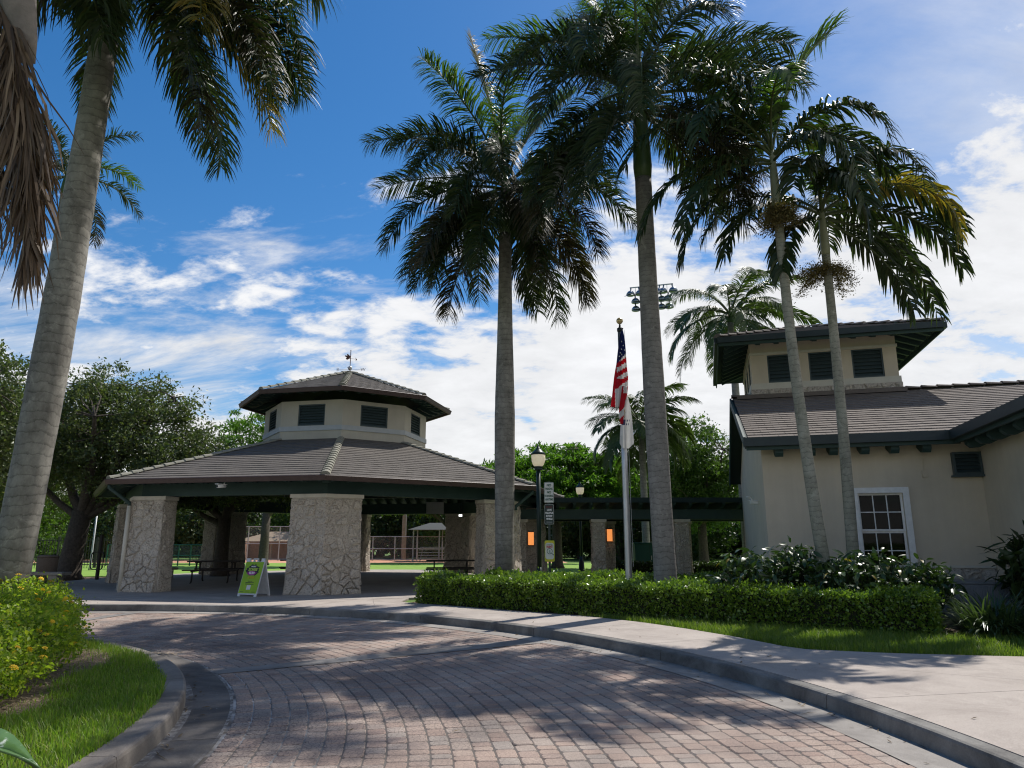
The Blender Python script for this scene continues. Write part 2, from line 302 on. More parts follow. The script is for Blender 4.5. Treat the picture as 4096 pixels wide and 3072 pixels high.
MT['hedge_core'] = surf('hedge_twigs', [(.012, .016, .008), (.028, .032, .014)], .95, 8, 6, .8, 30)
MT['philo'] = leafmat('glossy_leaf', [(.022, .05, .014), (.038, .075, .02), (.03, .06, .018), (.05, .085, .022)], .36, .2, .5)
MT['philo_y'] = leafmat('yellow_leaf', [(.30, .22, .03), (.22, .18, .04)], .4, .3, .5)
MT['lirio'] = leafmat('strap_leaf', [(.04, .075, .025), (.07, .11, .04), (.055, .09, .032)], .3, .25, .6)
MT['lant'] = leafmat('lantana_leaf', [(.11, .18, .022), (.19, .28, .03), (.29, .37, .042), (.15, .23, .026), (.38, .41, .05), (.24, .33, .036)], .5, .52, .35)
MT['lant_f'] = leafmat('lantana_flower', [(.80, .52, .03), (.85, .62, .05), (.80, .46, .02)], .6, .25, .2, tcol=(1.2, 1.1, .6))
MT['grass'] = leafmat('grass_blade', [(.11, .20, .022), (.17, .28, .03), (.22, .34, .04), (.13, .23, .025), (.27, .35, .06), (.09, .16, .02), (.34, .33, .12)], .45, .42, .4)
MT['lawn'] = leafmat('lawn_blade', [(.085, .145, .022), (.13, .20, .028), (.18, .25, .036), (.10, .165, .024), (.24, .27, .07)], .45, .4, .4)
MT['post_green'] = flat('dark_green_metal', (.014, .032, .028), .4, .1)
MT['lamp_glass'] = flat('frosted_globe', (.80, .70, .50), .35, emit=.32)
MT['alu'] = surf('brushed_aluminium', [(.42, .43, .44), (.52, .53, .54)], .38, 3, 4, .03, 60, metal=.8)
MT['galv'] = surf('galvanised_steel', [(.36, .37, .38), (.46, .47, .48)], .5, 3, 4, .03, 60, metal=.5)
MT['gold'] = flat('gold_ball', (.62, .48, .24), .35, .5)
MT['rust'] = flat('rusty_iron', (.13, .055, .038), .7, .3)
MT['sign_white'] = flat('sign_white', (.66, .66, .62), .45); MT['sign_green'] = flat('sign_dark_green', (.010, .03, .026), .45)
MT['txt_green'] = flat('text_green', (.008, .085, .05), .5); MT['txt_white'] = flat('text_white', (.8, .8, .78), .5); MT['txt_red'] = flat('text_red', (.50, .02, .03), .5); MT['txt_dred'] = flat('text_dark_red', (.10, .012, .014), .5)
MT['sign_yellow'] = flat('sign_yellow', (.62, .55, .03), .45); MT['sign_lime'] = flat('sign_lime', (.22, .42, .03), .45)
MT['lime'] = surf('poster_lime', [(.20, .40, .012), (.34, .52, .012)], .5, .9, 3, 0)
MT['black'] = flat('print_black', (.012, .016, .018), .5); MT['magenta'] = flat('print_magenta', (.32, .02, .22), .5); MT['txt_yel'] = flat('print_yellow', (.62, .52, .02), .5); MT['txt_lime'] = flat('print_lime', (.45, .62, .10), .5); MT['txt_teal'] = flat('print_teal', (.03, .2, .16), .5)
MT['plastic'] = flat('white_plastic', (.62, .64, .66), .45)
MT['wood_dark'] = surf('dark_table', [(.020, .016, .014), (.036, .028, .024)], .6, 5, 5, .2)
MT['conc_bench'] = surf('bench_concrete', [(.22, .205, .18), (.32, .30, .265)], .9, 5, 7, .3)
MT['can'] = surf('aggregate_bin', [(.13, .10, .08), (.20, .16, .13)], .9, 30, 6, .5, 60)
MT['fence_g'] = flat('green_fence', (.02, .10, .075), .5); MT['util'] = flat('utility_green', (.014, .085, .065), .5)
MT['fence_b'] = flat('black_fence', (.02, .022, .022), .5)
MT['dug'] = surf('dugout_block', [(.30, .17, .12), (.38, .22, .16)], .9, 4, 5, .2); MT['dug_roof'] = surf('dugout_roof', [(.28, .21, .15), (.36, .28, .20)], .8, 4, 5, .2)
MT['canopy'] = flat('canopy_fabric', (.06, .066, .066), .8); MT['shirt'] = flat('teal_shade', (.06, .42, .34), .7)
def flagmat(name, col):
    m = flat(name, col, .8); N = m.node_tree.nodes; L = m.node_tree.links; t = N.new('ShaderNodeBsdfTranslucent'); t.inputs[0].default_value = (*col, 1); mx = N.new('ShaderNodeMixShader'); mx.inputs[0].default_value = .5; L.new(N['Principled BSDF'].outputs[0], mx.inputs[1]); L.new(t.outputs[0], mx.inputs[2]); L.new(mx.outputs[0], N['Material Output'].inputs[0]); return m
MT['red'] = flagmat('flag_red', (.66, .015, .035)); MT['flagwhite'] = flagmat('flag_white', (.82, .81, .79)); MT['blue'] = flagmat('flag_blue', (.025, .04, .17))
MT['emb'] = flat('emblem_ochre', (.42, .30, .13), .8); MT['emb2'] = flat('emblem_navy', (.05, .06, .14), .8)
MT['ac'] = surf('condenser_grey', [(.16, .18, .20), (.22, .24, .26)], .5, 4, 5, .05, metal=.3)
MT['bigleaf'] = surf('broad_leaf', [(.055, .12, .028), (.09, .17, .045)], .35, 6, 6, .15, 30, stains=(14, .60, .68, (.45, .5, .42)))
MT['hills'] = surf('far_ground', [(.05, .09, .02), (.08, .13, .03)], .95, .3, 6, 0)

# ------------------------------------------------------------------ mesh helpers
class MB:
    def __init__(s): s.v = []; s.f = []
    def add(s, vs, fs):
        o = len(s.v); s.v += [tuple(v) for v in vs]; s.f += [tuple(i+o for i in f) for f in fs]; return s
    def box(s, x0, x1, y0, y1, z0, z1):
        return s.add([(x0, y0, z0), (x1, y0, z0), (x1, y1, z0), (x0, y1, z0), (x0, y0, z1), (x1, y0, z1), (x1, y1, z1), (x0, y1, z1)],
                     [(0, 3, 2, 1), (4, 5, 6, 7), (0, 1, 5, 4), (1, 2, 6, 5), (2, 3, 7, 6), (3, 0, 4, 7)])
    def bar(s, p, q, w, h, up=(0, 0, 1)):
        p = Vector(p); q = Vector(q); d = (q-p).normalized(); u = Vector(up); x = d.cross(u)
        if x.length < 1e-4: x = d.cross(Vector((1, 0, 0)))
        x.normalize(); u = x.cross(d); x *= w/2; u *= h/2
        vs = [e+a*x+b*u for e in (p, q) for a, b in ((-1, -1), (1, -1), (1, 1), (-1, 1))]
        return s.add(vs, [(0, 1, 2, 3), (7, 6, 5, 4), (0, 4, 5, 1), (1, 5, 6, 2), (2, 6, 7, 3), (3, 7, 4, 0)])
    def tube(s, pts, rad, n=8, cap=True):
        pts = [Vector(p) for p in pts]
        if not hasattr(rad, '__len__'): rad = [rad]*len(pts)
        rings = []; prev = None
        for i, p in enumerate(pts):
            d = (pts[min(i+1, len(pts)-1)]-pts[max(i-1, 0)])
            d = d.normalized() if d.length > 1e-9 else Vector((0, 0, 1))
            if prev is None:
                x = d.cross(Vector((0, 0, 1)));
                if x.length < 1e-3: x = Vector((1, 0, 0))
                x.normalize()
            else:
                x = prev - d*prev.dot(d); x.normalize()
            prev = x; y = d.cross(x)
            rings.append([p+(x*cos(2*PI*k/n)+y*sin(2*PI*k/n))*rad[i] for k in range(n)])
        vs = [v for r in rings for v in r]; fs = []
        for i in range(len(pts)-1):
            for k in range(n):
                a = i*n+k; b_ = i*n+(k+1) % n; fs.append((a, b_, b_+n, a+n))
        if cap: fs += [tuple(range(n))[::-1], tuple((len(pts)-1)*n+k for k in range(n))]
        return s.add(vs, fs)
    def lathe(s, prof, n=16, c=(0, 0, 0)):
        vs = [(c[0]+r*cos(2*PI*k/n), c[1]+r*sin(2*PI*k/n), c[2]+z) for r, z in prof for k in range(n)]; fs = []
        for i in range(len(prof)-1):
            for k in range(n):
                a = i*n+k; b_ = i*n+(k+1) % n; fs.append((a, b_, b_+n, a+n))
        fs += [tuple(range(n))[::-1], tuple((len(prof)-1)*n+k for k in range(n))]
        return s.add(vs, fs)
    def prism(s, poly, z0, z1, top=None):
        n = len(poly); top = top or poly
        vs = [(p[0], p[1], z0) for p in poly]+[(p[0], p[1], z1) for p in top]
        return s.add(vs, [tuple(range(n))[::-1], tuple(range(n, 2*n))]+[(i, (i+1) % n, n+(i+1) % n, n+i) for i in range(n)])
    def build(s, name, mat, parent=None, smooth=False, loc=None, bevel=0):
        return obj(name, mesh(name, s.v, s.f, mat, smooth), parent, loc, bevel)
def mesh(name, vs, fs, mat, smooth=False):
    me = bpy.data.meshes.new(name); me.from_pydata([tuple(v) for v in vs], [], fs); me.update()
    if mat is not None: me.materials.append(MT[mat] if isinstance(mat, str) else mat)
    if smooth: me.polygons.foreach_set('use_smooth', [True]*len(me.polygons))
    return me
def npmesh(name, V, F, mat, smooth=False):
    """V (n,3), F (m,k) arrays of equal-sided faces"""
    me = bpy.data.meshes.new(name); m, k = F.shape
    me.vertices.add(len(V)); me.vertices.foreach_set('co', np.ascontiguousarray(V, dtype=np.float32).ravel())
    me.loops.add(m*k); me.loops.foreach_set('vertex_index', np.ascontiguousarray(F, dtype=np.int32).ravel())
    me.polygons.add(m); me.polygons.foreach_set('loop_start', np.arange(0, m*k, k, dtype=np.int32))
    me.polygons.foreach_set('loop_total', np.full(m, k, dtype=np.int32))
    if smooth: me.polygons.foreach_set('use_smooth', np.ones(m, dtype=bool))
    me.update(calc_edges=True); me.validate()
    if mat is not None: me.materials.append(MT[mat])
    return me
def obj(name, me, parent=None, loc=None, bevel=0):
    o = bpy.data.objects.new(name, me); COL.objects.link(o)
    if parent is not None: o.parent = parent
    if loc is not None: o.location = loc
    if bevel:
        b = o.modifiers.new('bevel', 'BEVEL'); b.width = bevel; b.segments = 2; b.limit_method = 'ANGLE'
    return o
def tag(o, label=None, cat=None, group=None, kind=None):
    if label: o['label'] = label
    if cat: o['category'] = cat
    if group: o['group'] = group
    if kind: o['kind'] = kind
    return o
def thing(name, label, cat, loc=(0, 0, 0), rz=0, group=None):
    o = bpy.data.objects.new(name, None); COL.objects.link(o); o.location = loc; o.rotation_euler = (0, 0, rz); o.empty_display_size = .2
    return tag(o, label, cat, group)
def copy_tree(o, parent=None):
    c = o.copy(); COL.objects.link(c); c.parent = parent
    for ch in [x for x in o.children]: copy_tree(ch, c)
    return c
def text(name, s, size, mat, parent, loc, rot=(PI/2, 0, 0), sx=1.0, bold=0.0):
    cu = bpy.data.curves.new(name, 'FONT'); cu.body = s; cu.size = size; cu.align_x = 'CENTER'; cu.align_y = 'CENTER'; cu.extrude = .001; cu.offset = bold
    t_ = bpy.data.objects.new(name, cu); me = bpy.data.meshes.new_from_object(t_); me.name = name; bpy.data.objects.remove(t_)
    me.materials.clear(); me.materials.append(MT[mat]); o = obj(name, me, parent, loc); o.rotation_euler = rot; o.scale = (sx, 1, 1); return o

def leaf_cloud(P, size, aspect=.5, up=.0, jitter=.35, fold=.15, dirs=None, spread=.35):
    """folded four-cornered leaves at P; up pulls the blades towards horizontal"""
    n = len(P); D = rng.normal(size=(n, 3)) if dirs is None else dirs + rng.normal(size=(n, 3))*spread
    D /= np.linalg.norm(D, axis=1)[:, None]+1e-9
    U = rng.normal(size=(n, 3)); U[:, 2] += up; S = np.cross(D, U); S /= np.linalg.norm(S, axis=1)[:, None]+1e-9
    Nn = np.cross(S, D)
    l = (size*(1+jitter*rng.normal(size=n)).clip(.4, 1.8))[:, None]; w = l*aspect*.5
    V = np.stack([P, P+D*l*.45+S*w+Nn*l*fold, P+D*l, P+D*l*.45-S*w+Nn*l*fold], 1).reshape(-1, 3)
    i = np.arange(n)*4; F = np.concatenate([np.stack([i, i+1, i+2], 1), np.stack([i, i+2, i+3], 1)]); return V, F

def blades(P, h, w, lean=.5):
    n = len(P); a = rng.uniform(0, 2*PI, n); hh = h*(1+.4*rng.normal(size=n)).clip(.35, 2.0)
    d = np.stack([np.cos(a), np.sin(a), np.zeros(n)], 1); s = np.stack([-np.sin(a), np.cos(a), np.zeros(n)], 1)*w/2
    ln = (np.abs(rng.normal(size=n))*lean*hh)[:, None]; up = np.zeros((n, 3)); up[:, 2] = 1
    m = P+d*ln*.35+up*(hh*.6)[:, None]; t = P+d*ln+up*hh[:, None]
    V = np.stack([P-s, P+s, m+s*.8, m-s*.8, t], 1).reshape(-1, 3); i = np.arange(n)*5
    F = np.concatenate([np.stack([i, i+1, i+2], 1), np.stack([i, i+2, i+3], 1), np.stack([i+3, i+2, i+4], 1)]); return V, F

def px(u, v, Y):
    """the point of the place seen at picture point (u,v), at the given distance"""
    a = (u-512)/694; b = -(v-384)/694; p = R(12.8); rx, ry, rz = a, cos(p)-sin(p)*b, sin(p)+cos(p)*b; t = Y/ry
    return Vector((rx*t, Y, 1.6+rz*t))

# ------------------------------------------------------------------ the ground
CO, RO = (-9.25, 4.5), 12.64           # outer kerb foot
CI, RG, RK = (-10.7, 4.49), 8.46, 8.0  # island: gutter edge, kerb foot
def pol(c, r, a): return (c[0]+r*cos(a), c[1]+r*sin(a))
def ringmesh(name, c, r0, r1, a0, a1, n, z, mat, parent=None, kind='structure', r1f=None, z2=None):
    m = MB(); vs = []
    for i in range(n+1):
        a = a0+(a1-a0)*i/n; vs.append((*pol(c, r0, a), z)); vs.append((*pol(c, r1f(a) if r1f else r1, a), z if z2 is None else z2))
    m.add(vs, [(2*i, 2*i+1, 2*i+3, 2*i+2) for i in range(n)])
    o = m.build(name, mat, parent)
    if kind and parent is None: tag(o, kind=kind)
    return o
ground = ringmesh('ground', CO, RO+.1, 900, 0, 2*PI, 180, .10, 'turf')
road = MB().prism([pol(CO, RO+.12, 2*PI*i/180) for i in range(180)], -.3, -.006).build('road', 'joint'); tag(road, kind='structure')
isl = MB().prism([pol(CI, 7.82, 2*PI*i/120) for i in range(120)], -.2, .125).build('island_ground', 'soil'); tag(isl, kind='structure')

def kerb_piece(c, ri, ro, a0, a1, zt, n, flip, mat, parent, round_=.03):
    # profile (radius, z): flip -> road lies inside
    prof = [(ri, -.05), (ri, zt-.012), (ri+.012, zt), (ro-round_, zt), (ro-round_*.3, zt-round_*.3), (ro, zt-round_), (ro+.012, -.05)]
    if flip: prof = [(ri+ro-r, z) for r, z in prof]
    m = MB(); vs = []; k = len(prof)
    for i in range(n+1):
        a = a0+(a1-a0)*i/n; vs += [(*pol(c, r, a), z) for r, z in prof]
    fs = [(i*k+j, (i+1)*k+j, (i+1)*k+j+1, i*k+j+1) for i in range(n) for j in range(k-1)]
    fs += [tuple(range(k)), tuple(n*k+j for j in range(k))[::-1]]
    m.add(vs, fs); return m.build('kerb_piece', mat, parent)
kin = MB().prism([pol(CI, 7.9, R(-60+170*i/60)) for i in range(61)]+[pol(CI, 7.8, R(110-170*i/60)) for i in range(61)], -.06, .09).build('island_kerb', 'kerb'); tag(kin, kind='structure')
a = -58.0
while a < 108:
    b_ = min(a+21.2, 108); kerb_piece(CI, 7.77, RK, R(a+.03), R(b_-.03), .15, 14, False, 'kerb', kin); a = b_
kout = MB().prism([pol(CO, RO+.15, R(-70+240*i/90)) for i in range(91)]+[pol(CO, RO+.04, R(170-240*i/90)) for i in range(91)], -.06, .09).build('outer_kerb', 'kerb_r'); tag(kout, kind='structure')
a = -70.0
while a < 168:
    b_ = a+13.8; kerb_piece(CO, RO, RO+.17, R(a+.025), R(b_-.025), .15, 12, True, 'kerb_r', kout); a = b_
g1 = ringmesh('island_gutter', CI, RK-.02, RG, R(-60), R(110), 100, .004, 'gutter'); 
for k, aa in enumerate((12.3, 33.5, 54.7)):   # gutter joints
    m = MB(); d = (cos(R(aa)), sin(R(aa))); n_ = (-d[1], d[0]); p0 = pol(CI, RK+.01, R(aa)); p1 = pol(CI, RG, R(aa))
    m.add([(p0[0]-n_[0]*.008, p0[1]-n_[1]*.008, .008), (p1[0]-n_[0]*.006, p1[1]-n_[1]*.006, .008), (p1[0]+n_[0]*.008, p1[1]+n_[1]*.008, .008), (p0[0]+n_[0]*.006, p0[1]+n_[1]*.006, .008)], [(0, 1, 2, 3)]); m.build('gutter_joint', 'kerb', g1)
g2 = ringmesh('outer_gutter', CO, RO-.42, RO+.02, R(-70), R(170), 160, .006, 'gutter_r')

# pavers in arcs round the island
def paver_mesh(w, l, seed):
    r = random.Random(seed); h = .0; c = .022; g = .004
    def ring(ins, z):
        x, y = w/2-ins, l/2-ins; q = max(c-ins*.6, .006)
        return [(-x+q, -y, z), (x-q, -y, z), (x, -y+q, z), (x, y-q, z), (x-q, y, z), (-x+q, y, z), (-x, y-q, z), (-x, -y+q, z)]
    vs = ring(0, -.05)+ring(0, -.007)+ring(.008, 0); fs = []
    for k in range(2):
        for i in range(8): j = (i+1) % 8; fs.append((k*8+i, k*8+j, k*8+8+j, k*8+8+i))
    fs.append(tuple(range(16, 24))); return vs, fs
PW = .168; LENS = (.118, .168, .225); PM = []
for i, l in enumerate(LENS): PM.append(mesh('paver', *paver_mesh(PW-.006, l-.005, i), 'paver'))
cand = []
r0 = RG+.02; bands = [(R(33.4), R(35.5)), (R(80), R(81.4))]
row = 0
while r0 < 14.6:
    rm = r0+PW/2; ang = R(-14)+rng.uniform(0, .02)
    while ang < R(112):
        li = random.choices((0, 1, 2), (.34, .42, .24))[0]; da = LENS[li]/rm; am = ang+da/2; ang += da
        x, y = pol(CI, rm, am)
        if math.hypot(x-CO[0], y-CO[1]) > RO-.42+PW*.6: continue
        # frame test
        dd = y*cos(R(12.8))-1.6*sin(R(12.8))
        if dd < 2: continue
        uu = 512+694*x/dd; vv = 384+694*(y*sin(R(12.8))+1.6*cos(R(12.8)))/dd
        if uu < -60 or uu > 1090 or vv > 800: continue
        vis = 0 <= uu <= 1024 and vv < 768
        cand.append((0 if vis else 1, dd, x, y, am, li))
    r0 += PW
cand.sort(key=lambda t: (t[0], t[1]))
def jig(): return (random.gauss(0, .0018), R(random.gauss(0, .9)))
for k, (_, _, x, y, am, li) in enumerate(cand[:300]):
    o = obj('paver', PM[li], road, (x, y, 0)); dz, dr = jig(); o.location.z = dz; o.rotation_euler = (random.gauss(0, .006), random.gauss(0, .006), am+dr)
VV = []; FF = []; no = 0
tmpl = [(np.array([v for v in m_.vertices and [vv.co[:] for vv in m_.vertices]]), [tuple(p_.vertices) for p_ in m_.polygons]) for m_ in PM]
rest = MB()
for (_, _, x, y, am, li) in cand[300:]:
    T, fs = tmpl[li]; dz, dr = jig(); c_, s_ = cos(am+dr), sin(am+dr)
    A = T @ np.array([[c_, s_, 0], [-s_, c_, 0], [0, 0, 1]])+np.array([x, y, dz]); rest.add(A.tolist(), fs)
tag(rest.build('pavers', 'paver', road), kind='stuff')
for b0, b1 in bands:
    def rmax(a):   # distance from CI to the outer gutter along a
        dx, dy = CI[0]-CO[0], CI[1]-CO[1]; B = dx*cos(a)+dy*sin(a); C = dx*dx+dy*dy-(RO-.42)**2; return -B+math.sqrt(B*B-C)
    ringmesh('concrete_band', CI, RG, 0, b0, b1, 4, .007, 'band', road, None, rmax)
# sidewalk: kerb back edge outwards to the lawn, the beds and the pavilion plaza
BE = [(12, 8.8), (6.62, 9.54), (4.93, 9.86), (3.97, 10.22), (3.52, 11.45), (3.0, 12.5), (2.4, 13.5), (1.47, 14.6), (-.08, 15.75), (-1.5, 16.95), (-2.3, 17.5), (-2.75, 17.95), (-2.5, 26), (-4.0, 29), (-13.2, 24.6), (-16, 21.4), (-30, 18.4)]
BP = sorted((math.atan2(y-CO[1], x-CO[0]), math.hypot(x-CO[0], y-CO[1])) for x, y in BE)
def back(a):
    if a <= BP[0][0]: return min(BP[0][1]/max(.3, cos(BP[0][0]-a)), 30)
    if a >= BP[-1][0]: return BP[-1][1]
    for (a0, r0_), (a1, r1_) in zip(BP, BP[1:]):
        if a0 <= a <= a1:
            p = pol((0, 0), r0_, a0); q = pol((0, 0), r1_, a1); dx, dy = q[0]-p[0], q[1]-p[1]
            den = cos(a)*dy-sin(a)*dx
            return (p[0]*dy-p[1]*dx)/den if abs(den) > 1e-6 else r0_
walk = ringmesh('sidewalk', CO, RO+.165, 0, R(-60), R(160), 300, .128, 'walk', r1f=back)
def slab(a0, a1, f0, f1, n=6):
    g = .004; m = MB(); vs = []
    for i in range(n+1):
        aa = a0+(a1-a0)*i/n; r_in, r_out = RO+.175, back(aa)-.01
        rA = r_in+(r_out-r_in)*f0+g; rB = r_in+(r_out-r_in)*f1-g
        vs += [(*pol(CO, rA, aa), .1), (*pol(CO, rA, aa), .15), (*pol(CO, rB, aa), .15), (*pol(CO, rB, aa), .1)]
    fs = [(i*4+j, i*4+4+j, i*4+5+j, i*4+1+j) for i in range(n) for j in range(3)]+[(0, 1, 2, 3), (n*4+3, n*4+2, n*4+1, n*4)]
    m.add(vs, fs); return m.build('slab', 'walk', walk)
a = -40.0
while a < 158:
    st = 8.6 if a < 60 else 6.5
    wide = back(R(a+st/2))-RO
    nn = 1 if wide < 2.6 else (2 if wide < 5 else 3)
    for k in range(nn): slab(R(a+.02), R(a+st-.02), k/nn, (k+1)/nn)
    a += st
# far field, clay, beds
def sheet(name, poly, z, mat, kind='structure'): return tag(MB().prism(poly, z-.03, z).build(name, mat), kind=kind)
sheet('playing_field', [(-70, 29.5), (-24, 29.6), (-14, 33), (-2, 34.5), (12, 32), (45, 34), (45, 51), (-70, 51)], .125, 'field')
sheet('infield_clay', [(-40, 51), (4, 51), (4, 60), (-40, 60)], .118, 'clay')
sheet('tree_bed', [(-13.2, 24.8), (-16.2, 21.6), (-34, 18.6), (-40, 24), (-24, 29.5), (-14, 32)], .121, 'mulch')
sheet('planting_bed', [(-2.6, 17.85), (-1.4, 16.95), (-.02, 15.85), (1.55, 14.95), (3.2, 14.05), (7.1, 11.6), (11.5, 10.6), (12, 17), (5.6, 17.0), (-1.5, 21.2)], .122, 'soil')

# ------------------------------------------------------------------ stones, tiles and louvres shared by the two buildings
def voronoi(w, h, n, seed, aspect=1.15):
    r = random.Random(seed); pts = []
    k = 0
    while len(pts) < n and k < n*40:
        p = (r.uniform(0, w), r.uniform(0, h)); k += 1
        rr_ = r.choice((.42, .55, .72))
        if all(math.hypot(p[0]-q[0], (p[1]-q[1])*aspect) > rr_*math.sqrt(w*h/n) for q in pts): pts.append(p)
    out = []
    for i, p in enumerate(pts):
        poly = [(0, 0), (w, 0), (w, h), (0, h)]
        for j, q in enumerate(pts):
            if i == j: continue
            nx, ny = q[0]-p[0], q[1]-p[1]; c = (nx*(p[0]+q[0])+ny*(p[1]+q[1]))/2; res = []
            for a_, b_ in zip(poly, poly[1:]+poly[:1]):
                da = nx*a_[0]+ny*a_[1]-c; db = nx*b_[0]+ny*b_[1]-c
                if da <= 0: res.append(a_)
                if da*db < 0: t = da/(da-db); res.append((a_[0]+(b_[0]-a_[0])*t, a_[1]+(b_[1]-a_[1])*t))
            poly = res
            if len(poly) < 3: break
        if len(poly) >= 3: out.append((p, poly))
    return out
def stone_geo(p, poly, r, gap=.003, hmin=.016, hmax=.065):
    cx = sum(q[0] for q in poly)/len(poly); cy = sum(q[1] for q in poly)/len(poly)
    pp = []
    n0 = len(poly)
    for i in range(n0):   # break the straight edges
        a_, b_ = poly[i], poly[(i+1) % n0]; pp.append(a_)
        L_ = math.hypot(b_[0]-a_[0], b_[1]-a_[1])
        k_ = 3 if L_ > .14 else (2 if L_ > .07 else 1)
        for j_ in range(1, k_): f_ = j_/k_; pp.append((a_[0]+(b_[0]-a_[0])*f_+r.gauss(0, .012), a_[1]+(b_[1]-a_[1])*f_+r.gauss(0, .012)))
    def ring(ins, z, j=0):
        res = []
        for q in pp:
            dx, dy = cx-q[0], cy-q[1]; d = math.hypot(dx, dy)+1e-6; f = min(.85, ins/d); res.append((q[0]+dx*f+r.gauss(0, j), q[1]+dy*f+r.gauss(0, j), z+r.gauss(0, j*.7)))
        return res
    h = r.uniform(hmin, hmax); n = len(pp); gap = gap+abs(r.gauss(0, .006)); tx, ty = r.gauss(0, .05), r.gauss(0, .05)
    v = ring(gap, -.02)+ring(gap+.012, h*.45, .006)+ring(gap+.036, h, .010)+[(cx, cy, h+r.gauss(.004, .008))]
    v = [(x, y, z+(tx*(x-cx)+ty*(y-cy) if z > 0 else 0)) for x, y, z in v]
    f = []
    for k in range(2):
        for i in range(n): j = (i+1) % n; f.append((k*n+i, k*n+j, (k+1)*n+j, (k+1)*n+i))
    f += [(2*n+i, 2*n+(i+1) % n, 3*n) for i in range(n)]
    return v, f
def stone_face(parent, P0, dx, nrm, w, h, n, seed, single, batter=0.0, mat='stone', name='stone', hm=(.014, .052)):
    """stones laid over a wall face: P0 foot corner, dx along, nrm outwards; single -> each its own object"""
    r = random.Random(seed+5); P0 = Vector(P0); dx = Vector(dx); nrm = Vector(nrm); acc = MB()
    for p, poly in voronoi(w, h, n, seed):
        v, f = stone_geo(p, poly, r, hmin=hm[0], hmax=hm[1])
        V = [P0+dx*x+Vector((0, 0, 1))*y+nrm*(z+batter*(1-max(0, min(1, y/h)))**2) for x, y, z in v]
        if single:
            c = sum(V, Vector())/len(V); obj(name, mesh(name, [q-c for q in V], f, mat), parent, c)
        else: acc.add(V, f)
    if not single: tag(acc.build(name+'work', mat, parent), kind='stuff')
def tile_mesh(mat):
    v = [(-.5, 0, -.028), (.5, 0, -.028), (.5, .36, -.02), (-.5, .36, -.02), (-.5, 0, 0), (.5, 0, 0), (.5, .36, 0), (-.5, .36, 0)]
    v = [(-.5, 0, -.03), (.5, 0, -.03), (.5, .36, -.03), (-.5, .36, -.03), (-.5, .006, .002), (.5, .006, .002), (.5, .36, 0), (-.5, .36, 0), (-.5, -.004, -.012), (.5, -.004, -.012)]
    f = [(0, 3, 2, 1), (4, 5, 6, 7), (8, 9, 5, 4), (0, 1, 9, 8), (1, 2, 6, 5, 9), (3, 0, 8, 4, 7)]
    return mesh('roof_tile', v, f, mat)
def cap_geo(w=.12, l=.42, h=.075, t=.0):
    pr = [(-w, 0), (-w*.78, h*.62), (-w*.25, h), (w*.25, h), (w*.78, h*.62), (w, 0)]; n = len(pr)
    v = [(x*1.06, 0, z*1.10) for x, z in pr]+[(x*.92, l, z*.82) for x, z in pr]+[(x*.9, 0, z-.02) for x, z in pr]
    f = [(i, i+1, n+i+1, n+i) for i in range(n-1)]+[(2*n+i, 2*n+i+1, i+1, i) for i in range(n-1)]+[tuple(range(2*n, 3*n))[::-1]]
    return v, f
def frame_mat(P, ex, ey): 
    ex = Vector(ex).normalized(); ey = Vector(ey).normalized(); ez = ex.cross(ey)
    m = Matrix.Identity(4)
    for i in range(3): m[i][0], m[i][1], m[i][2], m[i][3] = ex[i], ey[i], ez[i], P[i]
    return m
TILT = Matrix.Rotation(R(-3.7), 4, 'X')
def lay_tiles(parent, P, ex, ey, T, wl, wr, tm, budget, exp=.285, tw=.33, off=0.0, skip=None):
    """courses of flat tiles on the plane P,ex,ey; wl(t), wr(t) are the side limits; the first `budget` tiles are single pieces"""
    M0 = frame_mat(P, ex, ey); T0 = np.array([v.co[:] for v in tm.vertices]); fs = [tuple(p.vertices) for p in tm.polygons]; rest = MB(); i = 0; cnt = 0
    while i*exp < T-.02:
        t = i*exp; a_, b_ = wl(t+exp*.5), wr(t+exp*.5); x = a_-((i % 2)*.5+off)*tw
        while x < b_-.02:
            x0, x1 = max(x, a_), min(x+tw, b_); x += tw
            if x1-x0 < .05: continue
            if skip and skip((x0+x1)/2, t): continue
            sl = min(1, (T+.06-t)/.36)
            Mt = M0 @ Matrix.Translation(((x0+x1)/2, t-.02, .038+random.gauss(0, .001))) @ Matrix.Rotation(random.gauss(0, .003), 4, 'Z') @ TILT @ Matrix.Diagonal((x1-x0-.006, sl, 1, 1))
            if cnt < budget:
                o = obj('roof_tile', tm, parent); o.matrix_basis = Mt; cnt += 1
            else:
                A = T0 @ np.array(Mt.to_3x3()).T+np.array(Mt.translation); rest.add(A.tolist(), fs)
        i += 1
    if rest.v: tag(rest.build('roof_tiles', tm.materials[0], parent), kind='stuff')
    return cnt
CAPM = {}
def lay_caps(parent, p0, p1, mat, name='hip_tile', step=.34, w=.13):
    if (mat, w) not in CAPM: CAPM[(mat, w)] = mesh(name, *cap_geo(w), mat)
    p0 = Vector(p0); p1 = Vector(p1); d = p1-p0; L_ = d.length; d.normalize(); ex = d.cross(Vector((0, 0, 1))).normalized(); n = max(1, int(L_/step))
    for i in range(n):
        o = obj(name, CAPM[(mat, w)], parent); o.matrix_basis = frame_mat(p0+d*(L_*i/n), ex, d) @ Matrix.Translation((0, 0, .035)) @ Matrix.Rotation(R(-2.6)+random.gauss(0, .006), 4, 'X') @ Matrix.Rotation(random.gauss(0, .012), 4, 'Z')
